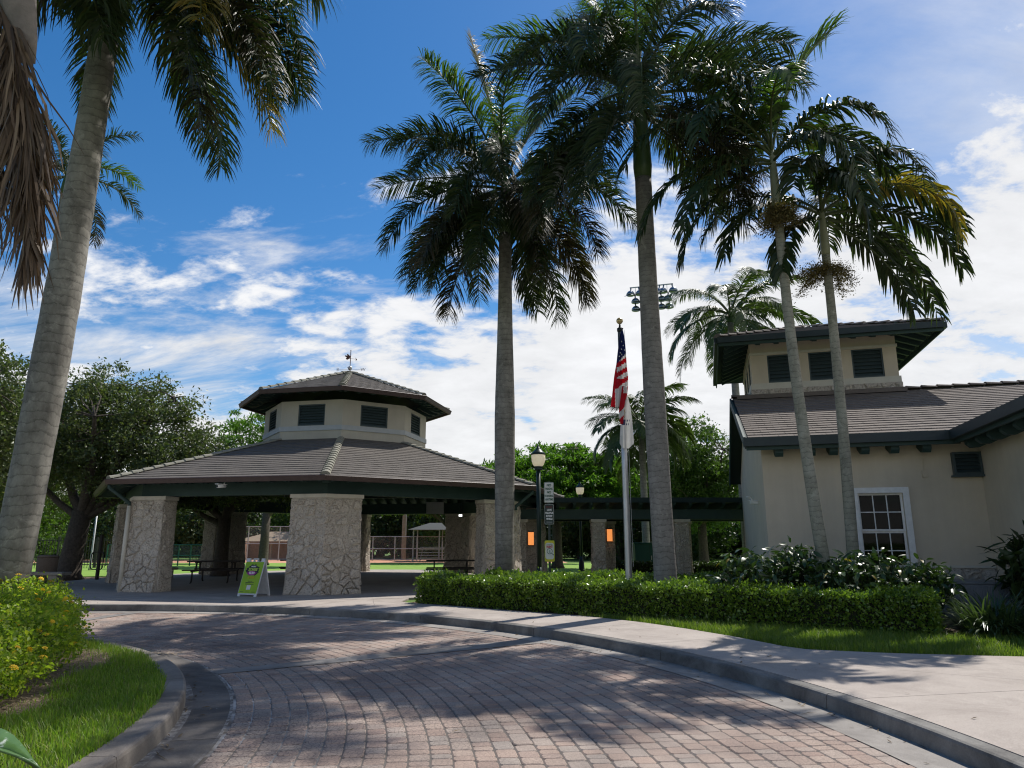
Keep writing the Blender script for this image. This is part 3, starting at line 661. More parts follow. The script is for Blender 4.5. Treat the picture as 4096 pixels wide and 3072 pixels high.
def louver(parent, P, ex, w, h, out, n=7, mat='louver'):
    """a louvred opening: frame, dark back and slats; P lower left corner on the wall face"""
    P = Vector(P); ex = Vector(ex); ez = Vector((0, 0, 1)); out = Vector(out); m = MB()
    def bx(x0, x1, z0, z1, d0, d1):
        m.add([P+ex*x+ez*z+out*d for d in (d0, d1) for x, z in ((x0, z0), (x1, z0), (x1, z1), (x0, z1))], [(3, 2, 1, 0), (4, 5, 6, 7), (0, 1, 5, 4), (1, 2, 6, 5), (2, 3, 7, 6), (3, 0, 4, 7)])
    t = .045; bx(0, t, 0, h, -.12, .012); bx(w-t, w, 0, h, -.12, .012); bx(t, w-t, 0, t, -.12, .014); bx(t, w-t, h-t, h, -.12, .014); bx(t, w-t, t, h-t, -.13, -.115)
    fr = m.build('louver_window', mat, parent)
    for i in range(n):
        z = t+(h-2*t)*(i+.5)/n; s = MB(); d = (h-2*t)/n
        A = [P+ex*x+ez*(z+dz)+out*dd for x in (t, w-t) for dz, dd in ((-d*.48, -.005), (d*.42, -.085), (d*.50, -.075), (-d*.36, .004))]
        s.add(A, [(0, 1, 2, 3), (7, 6, 5, 4), (0, 4, 5, 1), (1, 5, 6, 2), (2, 6, 7, 3), (3, 7, 4, 0)]); s.build('slat', mat, fr)
    return fr

# ------------------------------------------------------------------ the pavilion
PC = (-6.794, 28.233); PTH = R(10.3); RP = 8.30
pav = thing('pavilion', 'open octagonal stone-pillared pavilion with tiled roof and louvred cupola', 'pavilion', (*PC, 0), PTH)
def oc(r, k, z=0.0): a_ = R(45*k); return Vector((r*sin(a_), -r*cos(a_), z))
C8 = cos(PI/8); S8 = sin(PI/8)
fl = tag(MB().prism([(PC[0]+10.0*cos(2*PI*i/48), PC[1]+10.0*sin(2*PI*i/48)) for i in range(48)], .1, .155).build('pavilion_floor', 'pavfloor'), kind='structure')
PH = 2.83
for k in range(-3, 5):
    V = oc(RP, k); a_ = (oc(RP, k-1)-V).normalized(); b_ = (oc(RP, k+1)-V).normalized(); inn = -V.normalized(); LG = 1.06; TH = .58
    na = Vector((-a_.y, a_.x, 0)); na = na if na.dot(inn) > 0 else -na
    nb = Vector((-b_.y, b_.x, 0)); nb = nb if nb.dot(inn) > 0 else -nb
    A = V+a_*LG; B = V+b_*LG; A2 = A+na*TH; B2 = B+nb*TH; V2 = V+inn*(TH/C8)
    poly = [V, B, B2, V2, A2, A]
    cen = sum(poly, Vector())/6
    base = [cen+(p-cen)*1.07 for p in poly]
    pil = MB().prism([(p.x, p.y) for p in base], .12, PH, [(p.x, p.y) for p in poly]).build('pillar', 'mortar', pav)
    cp = [cen+(p-cen)*1.075 for p in poly]
    MB().prism([(p.x, p.y) for p in cp], PH, PH+.115).build('pillar_cap', 'cap', pil, bevel=.012)
    bt = .07
    if k in (-3, 2, 3, 4, -2): sing = ()
    else: sing = {0: ('A', 'B'), -1: ('B', 'EB'), 1: ('A', 'EA')}[k]
    for nm, P0, dx, nr, w, n in (('A', A+a_*.03, -a_, -na, LG+.075, 52), ('B', V-b_*.045, b_, -nb, LG+.075, 52), ('EB', B, nb, b_, TH, 24), ('EA', A2, -na, a_, TH, 24), ('IA', V2, (A2-V2).normalized(), na, (A2-V2).length, 30), ('IB', B2, (V2-B2).normalized(), nb, (B2-V2).length, 30)):
        if k in (0, 1, -1) and nm in ('IA', 'IB'): continue
        stone_face(pil, P0+Vector((0, 0, .13)), dx, nr, w, PH-.15, n, 31*k+ord(nm[-1])+len(nm)*7, nm in sing, bt+.02)

def oct_frame(k, r, z):
    p, q = oc(r, k, z), oc(r, k+1, z); m_ = (p+q)/2; ex = (q-p).normalized(); out = Vector((m_.x, m_.y, 0)).normalized(); return m_, ex, out
def oct_roof(Re, ze, Rt, zt, tiles, caps_vis, budget, rafter_len, rsp, name, th=.10, gut=.13):
    deck = MB()
    for k in range(8):
        a_, b_, c_, d_ = oc(Re, k, ze), oc(Re, k+1, ze), oc(Rt, k+1, zt), oc(Rt, k, zt); dz = Vector((0, 0, -th))
        deck.add([a_, b_, c_, d_, a_+dz, b_+dz, c_+dz, d_+dz], [(0, 1, 2, 3), (7, 6, 5, 4), (0, 4, 5, 1)])
    roof = deck.build(name, 'green_d', pav)
    tm = tile_mesh('tile'); per = budget
    for k in tiles:
        m_, ex, out = oct_frame(k, Re, ze); w0 = Re*S8; w1 = Rt*S8; run = (Re-Rt)*C8; rise = zt-ze; T = math.hypot(run, rise); ey = (-out*run+Vector((0, 0, rise))).normalized()
        n = lay_tiles(roof, m_+Vector((0, 0, .0)), ex, ey, T, lambda t: -(w0+(w1-w0)*t/T), lambda t: w0+(w1-w0)*t/T, tm, per.get(k, 0), off=random.random()*.4)
    for k in caps_vis: lay_caps(roof, oc(Re+.02, k, ze+.015), oc(Rt, k, zt+.015), 'tile_cap')
    for k in range(8):   # gutter, one length for each side
        g = MB(); a_, b_ = oc(Re, k, ze), oc(Re, k+1, ze); pr = [(0.0, -.005), (.13, .015), (.145, .0), (.13, -.02), (.09, -gut), (.0, -gut)]
        vs = [];
        for p, kk in ((a_, k), (b_, k+1)):
            d = oc(1, kk)
            vs += [p+d*x+Vector((0, 0, z)) for x, z in pr]
        g.add(vs, [(i, 6+i, 6+(i+1) % 6, (i+1) % 6) for i in range(6)]); g.build('gutter', 'gut', roof)
        # rafters with shaped tails under this side
        m_, ex, out = oct_frame(k, Re, ze); run = (Re-Rt)*C8; rise = zt-ze; T = math.hypot(run, rise); ey = (-out*run+Vector((0, 0, rise))).normalized(); nz = ex.cross(ey)
        w0 = Re*S8; w1 = Rt*S8; nr = int(2*(w0-.25)/rsp)
        for i in range(nr+1):
            x = -(w0-.28)+2*(w0-.28)*i/nr; tm_ = T if abs(x) < w1 else T*(w0-abs(x))/(w0-w1); tm_ = min(tm_, rafter_len)
            if tm_ < .3: continue
            b_ = MB(); P = m_+ex*x-nz*(th+.002); wv = .045
            prof = [(.10, 0), (tm_, 0), (tm_, -.17), (.42, -.17), (.30, -.115), (.18, -.10), (.10, -.045)]
            vs = [P+ex*s+ey*t+nz*z for s in (-wv, wv) for t, z in prof]; n7 = 7
            b_.add(vs, [tuple(range(7))[::-1], tuple(range(7, 14))]+[(i2, (i2+1) % 7, 7+(i2+1) % 7, 7+i2) for i2 in range(7)]); b_.build('rafter', 'green', roof)
    return roof
ZE = 3.385
lower = oct_roof(9.10, ZE, 3.25, 5.235, range(-3, 4), (-2, -1, 0, 1, 2), {-1: 120, 0: 120}, 7, .52, 'roof')
for k in range(8):   # ring beam on the pillars
    a_, b_ = oc(RP-.22, k), oc(RP-.22, k+1); ai, bi = oc(RP-.58, k), oc(RP-.58, k+1)
    MB().prism([a_[:2], b_[:2], bi[:2], ai[:2]], PH+.117, PH+.62).build('ring_beam', 'green', pav)
    a_, b_ = oc(4.6, k), oc(4.6, k+1); ai, bi = oc(4.3, k), oc(4.3, k+1)
    MB().prism([a_[:2], b_[:2], bi[:2], ai[:2]], 3.55, 3.9).build('tie_beam', 'green_d', pav)
for k in (-1, 1, 0, 2, -2):  # hip brackets
    MB().box(-.11, .11, -.2, .2, -.12, .12).build('hip_bracket', 'green', lower, loc=oc(8.62, k, 3.36)).rotation_euler = (0, 0, R(45*k))
# cupola
RW, ZB, ZT = 3.233, 5.10, 6.72
wall = MB(); LWd, LH, LZ = 1.08, .80, 5.78
for k in range(8):
    m_, ex, out = oct_frame(k, RW, 0); hw = RW*S8
    def bx(x0, x1, z0, z1, m2=wall, d0=-.12, d1=0):
        m2.add([m_+ex*x+Vector((0, 0, z))+out*d for d in (d0, d1) for x, z in ((x0, z0), (x1, z0), (x1, z1), (x0, z1))], [(3, 2, 1, 0), (4, 5, 6, 7), (0, 1, 5, 4), (1, 2, 6, 5), (2, 3, 7, 6), (3, 0, 4, 7)])
    bx(-hw, -LWd/2, ZB, ZT); bx(LWd/2, hw, ZB, ZT); bx(-LWd/2, LWd/2, ZB, LZ); bx(-LWd/2, LWd/2, LZ+LH, ZT)
cup = wall.build('cupola', 'stucco_p', pav)
for k in range(8):
    m_, ex, out = oct_frame(k, RW, 0)
    louver(cup, m_-ex*LWd/2+Vector((0, 0, LZ))-out*.03, ex, LWd, LH, out)
band = MB()
for k in range(8):
    a_, b_ = oc(RW+.04, k), oc(RW+.04, k+1); ai, bi = oc(RW-.05, k), oc(RW-.05, k+1)
    band.add([a_+Vector((0, 0, 5.585)), b_+Vector((0, 0, 5.585)), bi+Vector((0, 0, 5.585)), ai+Vector((0, 0, 5.585)), a_+Vector((0, 0, 5.765)), b_+Vector((0, 0, 5.765)), bi+Vector((0, 0, 5.765)), ai+Vector((0, 0, 5.765))], [(0, 1, 5, 4), (4, 5, 6, 7), (3, 2, 1, 0)])
band.build('sill_band', 'trim', cup)
MB().prism([oc(RW+.05, k)[:2] for k in range(8)], 5.10, 5.275).build('flashing', 'tile', cup)
upper = oct_roof(4.166, 7.0, .06, 8.47, range(-3, 4), (-2, -1, 0, 1, 2), {-1: 22, 0: 22}, 1.05, .46, 'cupola_roof', th=.08, gut=.14)
# downpipes at two corners
for k in (-1, 1):
    c = oc(9.08, k, 3.26); t_ = oc(8.42, k, 2.62)
    m = MB().tube([c, c+Vector((0, 0, -.08)), t_+Vector((0, 0, .12)), t_], .055, 8); m.build('downpipe_elbow', 'green', pav, True)
    if k == -1: MB().tube([t_+Vector((0, 0, .04)), Vector((t_.x, t_.y, .155))], .062, 10).build('downpipe', 'trim_b', pav, True)
# weather vane on the apex
vn = thing('weather_vane', 'small rusty weather vane with bird figure on the pavilion apex', 'weather vane', (PC[0], PC[1], 8.50), 0)
MB().tube([(0, 0, 0), (0, 0, .95)], .016, 6).build('rod', 'rust', vn); MB().lathe([(.02, -.09), (.06, -.07), (.085, -.02), (.085, .03), (.05, .075), (.015, .09)], 12, (0, 0, .2)).build('ball', 'galv', vn, True)
MB().tube([(-.5, 0, .12), (.5, 0, .12)], .009, 5).tube([(0, -.5, .12), (0, .5, .12)], .009, 5).build('compass_arms', 'rust', vn)
text('letter_east', 'E', .2, 'rust', vn, (-.52, 0, .13), (PI/2, 0, PI)); text('letter_west', 'W', .2, 'rust', vn, (.55, 0, .13))
MB().tube([(-.1, 0, .62), (.26, 0, .58)], .008, 5).add([(.2, 0, .66), (.28, 0, .57), (.22, 0, .5), (.23, 0, .57), (.2, .008, .66), (.28, .008, .57), (.22, .008, .5), (.23, .008, .57)], [(0, 1, 2, 3), (7, 6, 5, 4), (0, 4, 5, 1), (1, 5, 6, 2), (2, 6, 7, 3), (3, 7, 4, 0)]).build('arrow', 'rust', vn)
bird = [(-.02, .66), (-.06, .60), (-.14, .56), (-.2, .60), (-.16, .66), (-.25, .72), (-.2, .76), (-.14, .72), (-.16, .82), (-.08, .78), (-.02, .72)]
MB().add([(x, y, z) for y in (-.012, .012) for x, z in bird], [tuple(range(11)), tuple(range(11, 22))[::-1]]+[(i, 11+i, 11+(i+1) % 11, (i+1) % 11) for i in range(11)]).build('bird_figure', 'rust', vn)
MB().lathe([(.012, 0), (.022, .02), (.004, .06)], 8, (0, 0, .94)).build('finial', 'rust', vn)
# small lamps and a notice under the roof
def to_world(o, p): return Matrix.Translation(o.location) @ Matrix.Rotation(o.rotation_euler.z, 4, 'Z') @ Vector(p)
for (u, v, Y), lab in (((228.5, 515.5, 33.9), 'small lit floodlight under the pavilion roof left of the centre pillar'), ((460.5, 515.5, 33.6), 'small lit floodlight under the pavilion roof right of the centre pillar')):
    t = thing('floodlight', lab, 'light', px(u, v, Y), 0, 'floodlights under the pavilion roof')
    MB().box(-.09, .09, -.02, .10, -.07, .07).box(-.02, .02, .0, .05, .07, .45).build('housing', 'black', t); MB().box(-.07, .07, -.03, -.02, -.05, .05).build('lens', 'led', t)
nb_ = px(435, 508, 34.0); t = thing('notice_panel', 'pale blank panel fixed to the far beam inside the pavilion', 'panel', nb_)
MB().box(-.42, .42, -.02, .02, -.28, .28).build('board', 'trim', t); MB().box(-.44, .44, .02, .04, -.3, .3).build('backing', 'green_d', t)

def security_camera(p, rz, lab, flip=1):
    t = thing('security_camera', lab, 'security camera', p, rz)
    MB().tube([(0, -.20, -.02), (0, .08, .0)], .05, 10).build('housing', 'white', t, True); MB().box(-.06, .06, -.24, .10, .035, .05).build('sunshade', 'white', t)
    MB().tube([(0, -.205, -.02), (0, -.215, -.02)], .035, 10).build('lens', 'black', t); MB().tube([(0, .02, .03), (0, .06, .12), (0, .12, .14)], .018, 6).build('bracket', 'white', t); MB().lathe([(.055, 0), (.055, .03)], 10, (0, .12, .13)).build('mount', 'white', t)
security_camera(px(223, 486, 20.0), R(-25), 'white security camera under the pavilion eave')

# ------------------------------------------------------------------ the community building on the right
BTH = R(-15.5); bld = thing('community_building', 'beige stucco building with tiled gable roof and louvred tower', 'building', (5.94, 16.5, 0), BTH)
ZEV, ZRG, NR, OV = 3.93, 6.055, 5.5, .6     # eave, ridge, ridge distance, overhang
def wallbox(m, s0, s1, n0, n1, z0, z1): m.box(s0, s1, n0, n1, z0, z1)
WIN = (1.99, 2.92, .98, 2.67); XW = 4.54
m = MB()
z_e = ZEV-.02
wallbox(m, 0, WIN[0], 0, .2, 0, 3.98); wallbox(m, WIN[1], XW, 0, .2, 0, 3.98); wallbox(m, WIN[0], WIN[1], 0, .2, 0, WIN[2]); wallbox(m, WIN[0], WIN[1], 0, .2, WIN[3], 3.98)
# gable end wall on the left, back wall
m.add([(0, .2, 0), (0, 11, 0), (0, 11, 3.98), (0, 5.5, 5.86), (0, .2, 3.98), (.2, .2, 0), (.2, 11, 0), (.2, 11, 3.98), (.2, 5.5, 5.86), (.2, .2, 3.98)], [(0, 4, 3, 2, 1), (5, 6, 7, 8, 9), (0, 1, 6, 5), (1, 2, 7, 6), (2, 3, 8, 7), (3, 4, 9, 8)])
m.box(.2, 14, 10.8, 11, 0, 3.98)
# wing wall coming forward
m.box(XW, XW+.2, -7, 0, 0, 4.05)
walls = m.build('wall', 'stucco', bld)
MB().box(XW+.2, 14, -7, -6.8, 0, 4.05).box(13.8, 14, -6.8, 10.8, 0, 4.05).build('wing_wall', 'stucco', bld)
# quoin strip on the left corner: the pale end panel
pl = MB().box(-.012, .012, .0, .0, 0, 0)
# stone plinth
pln = MB().box(-.03, XW-.01, -.05, -.004, .0, 1.05).build('plinth', 'mortar', bld)
stone_face(pln, (2.95, -.05, .1), (1, 0, 0), (0, -1, 0), XW-2.96, .95, 22, 77, True, 0, hm=(.02, .05))
MB().box(-.04, XW-.02, -.09, -.006, 1.05, 1.10).build('plinth_cap', 'trim_b', pln)
# window: casing, sashes, muntins, panes
wn = MB(); t = .125
wn.box(WIN[0]-t, WIN[0], -.045, -.003, WIN[2]-t, WIN[3]+t).box(WIN[1], WIN[1]+t, -.045, -.003, WIN[2]-t, WIN[3]+t).box(WIN[0], WIN[1], -.045, -.003, WIN[3], WIN[3]+t).box(WIN[0], WIN[1], -.045, -.003, WIN[2]-t, WIN[2])
win = wn.build('window', 'white', bld)
mid = 1.83
for (z0, z1, d) in ((mid, WIN[3], .06), (WIN[2], mid, .10)):
    s = MB(); x0, x1 = WIN[0], WIN[1]; q = .045
    s.box(x0, x0+q, d, d+.035, z0, z1).box(x1-q, x1, d, d+.035, z0, z1).box(x0+q, x1-q, d, d+.035, z0, z0+q).box(x0+q, x1-q, d, d+.035, z1-q, z1); s.build('sash', 'white', win)
    cw = (x1-x0-2*q)/3; ch = (z1-z0-2*q)/2
    for i in range(1, 3): MB().box(x0+q+cw*i-.011, x0+q+cw*i+.011, d+.004, d+.03, z0+q, z1-q).build('muntin', 'white', win)
    MB().box(x0+q, x1-q, d+.006, d+.028, z0+q+ch-.011, z0+q+ch+.011).build('muntin', 'white', win)
    for i in range(3):
        for j in range(2): MB().box(x0+q+cw*i+.011, x0+q+cw*(i+1)-.011, d+.014, d+.019, z0+q+ch*j+.011, z0+q+ch*(j+1)-.011).build('pane', 'glass', win)
rm = MB().add([(.25, .22, .1), (4.45, .22, .1), (4.45, 4.2, .1), (.25, 4.2, .1), (.25, .22, 3.1), (4.45, .22, 3.1), (4.45, 4.2, 3.1), (.25, 4.2, 3.1)], [(0, 1, 2, 3), (4, 5, 6, 7), (1, 2, 6, 5), (2, 3, 7, 6), (3, 0, 4, 7)]).build('room', 'room', bld)
MB().box(1.9, 3.3, 1.5, 1.75, 2.86, 2.93).build('ceiling_light', 'lampstrip', rm)
louver(walls, (3.97, -.135, 3.03), (1, 0, 0), .56, .50, (0, -1, 0), 5)
MB().box(3.93, 4.56, -.17, -.004, 2.985, 3.028).build('vent_sill', 'louver', walls)
MB().box(3.36, 3.46, -.035, -.004, 3.0, 3.14).tube([(3.41, -.018, 3.14), (3.41, -.018, 3.42)], .008, 5).build('junction_box', 'stucco', walls)
# main roof
S0, S1 = -.36, 16.0
run = NR+OV; T = math.hypot(run, ZRG-ZEV); eyv = Vector((0, run, ZRG-ZEV)).normalized(); nzv = Vector((1, 0, 0)).cross(eyv)
deck = MB(); th = .12
deck.add([(S0, -OV, ZEV), (S1, -OV, ZEV), (S1, NR, ZRG), (S0, NR, ZRG), (S0, -OV, ZEV-th), (S1, -OV, ZEV-th), (S1, NR, ZRG-th), (S0, NR, ZRG-th)], [(0, 1, 2, 3), (7, 6, 5, 4), (0, 4, 5, 1), (3, 7, 4, 0)])
deck.add([(S0, 2*NR+OV, ZEV), (S1, 2*NR+OV, ZEV), (S1, NR, ZRG), (S0, NR, ZRG), (S0, 2*NR+OV, ZEV-th), (S1, 2*NR+OV, ZEV-th), (S1, NR, ZRG-th), (S0, NR, ZRG-th)], [(3, 2, 1, 0), (4, 5, 6, 7), (0, 1, 5, 4), (0, 4, 7, 3)])
roof = deck.build('roof', 'green_d', bld)
SW = XW-.62      # wing eave line
def valley(t): # right limit of the main slope: the valley climbs away from the wing eave
    return SW+.02+t*cos(math.atan2(ZRG-ZEV, run))*1.0
tmb = tile_mesh('tile_b')
lay_tiles(roof, Vector((0, -OV, ZEV)), (1, 0, 0), eyv, T, lambda t: S0+.05, lambda t: min(valley(t), 11), tmb, 280, tw=.34, exp=.30)
lay_caps(roof, (-.36, NR, ZRG+.03), (11.0, NR, ZRG+.03), 'tile_b', 'ridge_tile', .42, .16)
# barge board on the left rake, front fascia with gutter, rafter tails
P0 = Vector((S0-.03, -OV-.02, ZEV-.08)); P1 = Vector((S0-.03, NR, ZRG-.08)); MB().bar(P0, P1, .05, .24).build('barge_board', 'green', roof)
MB().bar((S0-.03, 2*NR+OV, ZEV-.08), P1, .05, .24).build('barge_board', 'green', roof)
MB().box(S0-.05, SW+.1, -OV-.13, -OV-.01, ZEV-.19, ZEV+.015).build('gutter', 'gut_b', roof); MB().box(S0, SW+.1, -OV-.02, -OV+.03, ZEV-.27, ZEV-.12).build('fascia', 'green', roof)
for s in (.36, 1.05, 1.52, 2.17, 2.77, 3.40):
    prof = [(-.5, ZEV-.16), (.0, ZEV+.02), (.0, ZEV-.24), (-.28, ZEV-.38), (-.42, ZEV-.40), (-.50, ZEV-.32)]
    MB().add([(s+dx, y, z-.02) for dx in (-.085, .085) for y, z in prof], [tuple(range(6))[::-1], tuple(range(6, 12))]+[(i, (i+1) % 6, 6+(i+1) % 6, 6+i) for i in range(6)]).build('rafter_tail', 'green', roof)
MB().box(S0, SW, -OV+.04, -.004, ZEV-.16, ZEV-.13).build('soffit', 'green_d', roof)
# wing roof: eave running towards the viewer, slope climbing to the right
sl = (ZRG-ZEV)/run; wdk = MB(); WR = SW+6.4
wdk.add([(SW, -7.6, ZEV), (SW, -OV, ZEV), (SW+run, NR, ZRG), (SW+run, -7.6, ZRG), (SW, -7.6, ZEV-th), (SW, -OV, ZEV-th), (SW+run, NR, ZRG-th), (SW+run, -7.6, ZRG-th)], [(3, 2, 1, 0), (4, 5, 6, 7), (0, 1, 5, 4), (0, 4, 7, 3)])
wdk.add([(SW+run, -7.6, ZRG), (SW+run, NR, ZRG), (SW+2*run, NR, ZEV), (SW+2*run, -7.6, ZEV), (SW+run, -7.6, ZRG-th), (SW+run, NR, ZRG-th), (SW+2*run, NR, ZEV-th), (SW+2*run, -7.6, ZEV-th)], [(3, 2, 1, 0), (4, 5, 6, 7), (0, 3, 7, 4)])
wroof = wdk.build('wing_roof', 'green_d', bld)
eyw = Vector((run, 0, ZRG-ZEV)).normalized()
lay_tiles(wroof, Vector((SW, -4, ZEV)), (0, -1, 0), eyw, T, lambda t: -(3.4+t*cos(math.atan2(ZRG-ZEV, run))), lambda t: 3.6, tmb, 0, tw=.34, exp=.30)
MB().box(SW-.13, SW-.01, -7.6, -OV-.14, ZEV-.19, ZEV+.015).build('gutter', 'gut_b', wroof); MB().box(SW-.02, SW+.03, -7.6, -OV-.02, ZEV-.27, ZEV-.12).build('fascia', 'green', wroof)
MB().box(SW+.04, XW-.004, -7.6, -.0, ZEV-.16, ZEV-.13).build('soffit', 'green_d', wroof)
for i in range(9):
    y = -.9-.62*i; prof = [(.1, ZEV-.14), (.60, ZEV+.0), (.60, ZEV-.26), (.34, ZEV-.38), (.18, ZEV-.38), (.1, ZEV-.30)]
    MB().add([(SW+x, y+dy, z-.02) for dy in (-.07, .07) for x, z in prof], [tuple(range(6)), tuple(range(6, 12))[::-1]]+[(i2, 6+i2, 6+(i2+1) % 6, (i2+1) % 6) for i2 in range(6)]).build('rafter_tail', 'green', wroof)
# tower on the ridge
TX0, TX1, TY0, TY1 = .30, 4.52, 5.32, 9.6; TZ = 7.90
tw = MB(); ops = [(.80, 1.68), (2.02, 2.90), (3.26, 4.14)]; lz0, lz1 = 6.50, 7.40
xs = [TX0]+[v for o in ops for v in o]+[TX1]
for i in range(len(xs)-1):
    if i % 2 == 0: tw.box(xs[i], xs[i+1], TY0, TY0+.15, 5.4, TZ)
    else: tw.box(xs[i], xs[i+1], TY0, TY0+.15, 5.4, lz0).box(xs[i], xs[i+1], TY0, TY0+.15, lz1, TZ)
opl = [(TY0+.55, TY0+1.35), (TY0+1.75, TY0+2.55), (TY0+2.95, TY0+3.75)]; ys = [TY0+.15]+[v for o in opl for v in o]+[TY1]
for i in range(len(ys)-1):
    if i % 2 == 0: tw.box(TX0, TX0+.15, ys[i], ys[i+1], 5.4, TZ)
    else: tw.box(TX0, TX0+.15, ys[i], ys[i+1], 5.4, lz0).box(TX0, TX0+.15, ys[i], ys[i+1], lz1, TZ)
tw.box(TX1-.15, TX1, TY0+.15, TY1, 5.4, TZ).box(TX0+.15, TX1-.15, TY1-.15, TY1, 5.4, TZ)
tower = tw.build('tower', 'stucco', bld)
for a_, b_ in ops: louver(tower, (a_, TY0+.03, lz0), (1, 0, 0), b_-a_, lz1-lz0, (0, -1, 0))
for a_, b_ in opl: louver(tower, (TX0+.03, b_, lz0), (0, -1, 0), b_-a_, lz1-lz0, (-1, 0, 0))
def ringband(name, z0, z1, o, mat):
    m2 = MB(); a0, a1, b0, b1 = TX0-o, TX1+o, TY0-o, TY1+o; q = o+.02
    m2.box(a0, a1, b0, b0+q-.0, z0, z1).box(a0, a0+q, b0+q, b1, z0, z1).box(a1-q, a1, b0+q, b1, z0, z1); return m2.build(name, mat, tower)
ringband('sill_band', 6.30, 6.49, .045, 'trim_b'); ringband('head_band', 7.415, 7.50, .035, 'trim_b')
pb = ringband('stone_base', 5.6, 6.298, .06, 'mortar')
stone_face(pb, (TX0-.06, TY0-.06, 6.02), (1, 0, 0), (0, -1, 0), TX1-TX0+.12, .275, 16, 99, True, 0, hm=(.02, .05))
MB().box(TX0-.5, TX1+.12, TY0-.22, TY0-.11, 5.98, 6.11).build('flashing', 'tile_b', tower)
# tower hip roof
OVT = 1.0; a0, a1, b0, b1 = TX0-OVT-.0, TX1+OVT+.05, TY0-OVT, TY1+OVT; ze = 7.80; hr = (b1-b0)/2; zp = ze+hr*.33; cx = (a0+a1)/2; cy = (b0+b1)/2
hx = max(.05, (a1-a0)/2-hr); th2 = .11
E1, E2, E3, E4 = Vector((a0, b0, ze)), Vector((a1, b0, ze)), Vector((a1, b1, ze)), Vector((a0, b1, ze)); Q1, Q2 = Vector((cx-hx, cy, zp)), Vector((cx+hx, cy, zp)); dz = Vector((0, 0, -th2))
td = MB(); pts = [E1, E2, E3, E4, Q1, Q2]; pts += [p+dz for p in pts]
td.add(pts, [(0, 1, 5, 4), (1, 2, 5), (2, 3, 4, 5), (3, 0, 4), (6, 10, 11, 7), (7, 11, 8), (8, 11, 10, 9), (9, 10, 6), (0, 6, 7, 1), (1, 7, 8, 2), (2, 8, 9, 3), (3, 9, 6, 0)])
troof = td.build('tower_roof', 'green_d', bld)
Tt = math.hypot(hr, zp-ze); eyt = Vector((0, hr, zp-ze)).normalized(); fw = (a1-a0)/2
lay_tiles(troof, (E1+E2)/2, (1, 0, 0), eyt, Tt, lambda t: -(fw-(fw-hx)*t/Tt), lambda t: fw-(fw-hx)*t/Tt, tmb, 20, tw=.34, exp=.30)
lay_tiles(troof, (E1+E4)/2, (0, -1, 0), Vector((hr, 0, zp-ze)), Tt, lambda t: -(hr-hr*t/Tt), lambda t: hr-hr*t/Tt, tmb, 0, tw=.34, exp=.30)
lay_caps(troof, E1+Vector((0, 0, .02)), Q1, 'tile_b', 'hip_tile', .4, .15); lay_caps(troof, E2+Vector((0, 0, .02)), Q2, 'tile_b', 'hip_tile', .4, .15)
for p, q, o in ((E1, E2, (0, -1, 0)), (E1, E4, (-1, 0, 0)), (E2, E3, (1, 0, 0))):
    o = Vector(o); MB().bar(p+o*.05+Vector((0, 0, -.08)), q+o*.05+Vector((0, 0, -.08)), .1, .18).build('gutter', 'gut_b', troof); MB().bar(p-o*.02+Vector((0, 0, -.16)), q-o*.02+Vector((0, 0, -.16)), .04, .2).build('fascia', 'green', troof)
for i in range(8):
    s = TX0+.2+(TX1-TX0-.4)*i/7; MB().bar((s, b0+.25, ze-.17), (s, TY0+.1, ze+.14), .13, .15).build('rafter', 'green', troof)
for i in range(10):
    y = b0+.5+(b1-b0-1.0)*i/9; MB().bar((a0+.2, y, ze-.19), (TX0+.1, y, ze+.16), .11, .15).build('rafter', 'green', troof); MB().bar((a1-.2, y, ze-.19), (TX1-.1, y, ze+.16), .11, .15).build('rafter', 'green', troof)
bp = to_world(bld, (-.13, 2.2, 2.62)); security_camera(bp, BTH+R(70), 'white security camera on the left end wall of the beige building')
# condenser beside the plinth
t = thing('air_conditioner', 'dark grey ribbed condenser unit beside the building behind hedge end', 'air conditioner', (*to_world(bld, (3.75, -1.35, 0))[:2], .122), BTH)
MB().box(-.55, .55, -.4, .4, 0, .68).build('casing', 'ac', t, bevel=.015); MB().box(-.57, .57, -.42, .42, .682, .73).build('lid', 'ac', t, bevel=.01)
for i in range(22): MB().box(-.52+i*.048, -.5+i*.048, -.415, -.402, .06, .64).build('rib', 'ac', t)

# ------------------------------------------------------------------ covered walkway between the two
wk = thing('covered_walkway', 'dark green flat-roofed walkway on stone pillars joining pavilion and building', 'walkway', (0, 28, 0))
MB().box(.2, 12.5, -.9, 3.6, 3.10, 3.22).build('roof_deck', 'green_d', wk); MB().box(.2, 12.5, -.98, -.905, 3.07, 3.26).build('fascia', 'green_d', wk)
MB().box(.2, 12.5, -.28, .0, 2.46, 2.84).build('front_beam', 'green', wk); MB().box(.2, 12.5, 2.6, 2.9, 2.46, 2.84).build('back_beam', 'green_d', wk)
rme = MB().add([(dx, y, z) for dx in (-.06, .06) for y, z in ((-.85, 3.10), (3.5, 3.10), (3.5, 2.86), (-.45, 2.86), (-.62, 2.90), (-.85, 3.0))], [tuple(range(6))[::-1], tuple(range(6, 12))]+[(i, (i+1) % 6, 6+(i+1) % 6, 6+i) for i in range(6)])
rmesh = mesh('rafter', rme.v, rme.f, 'green')
for i in range(19): obj('rafter', rmesh, wk, (.5+i*.64, 0, 0))
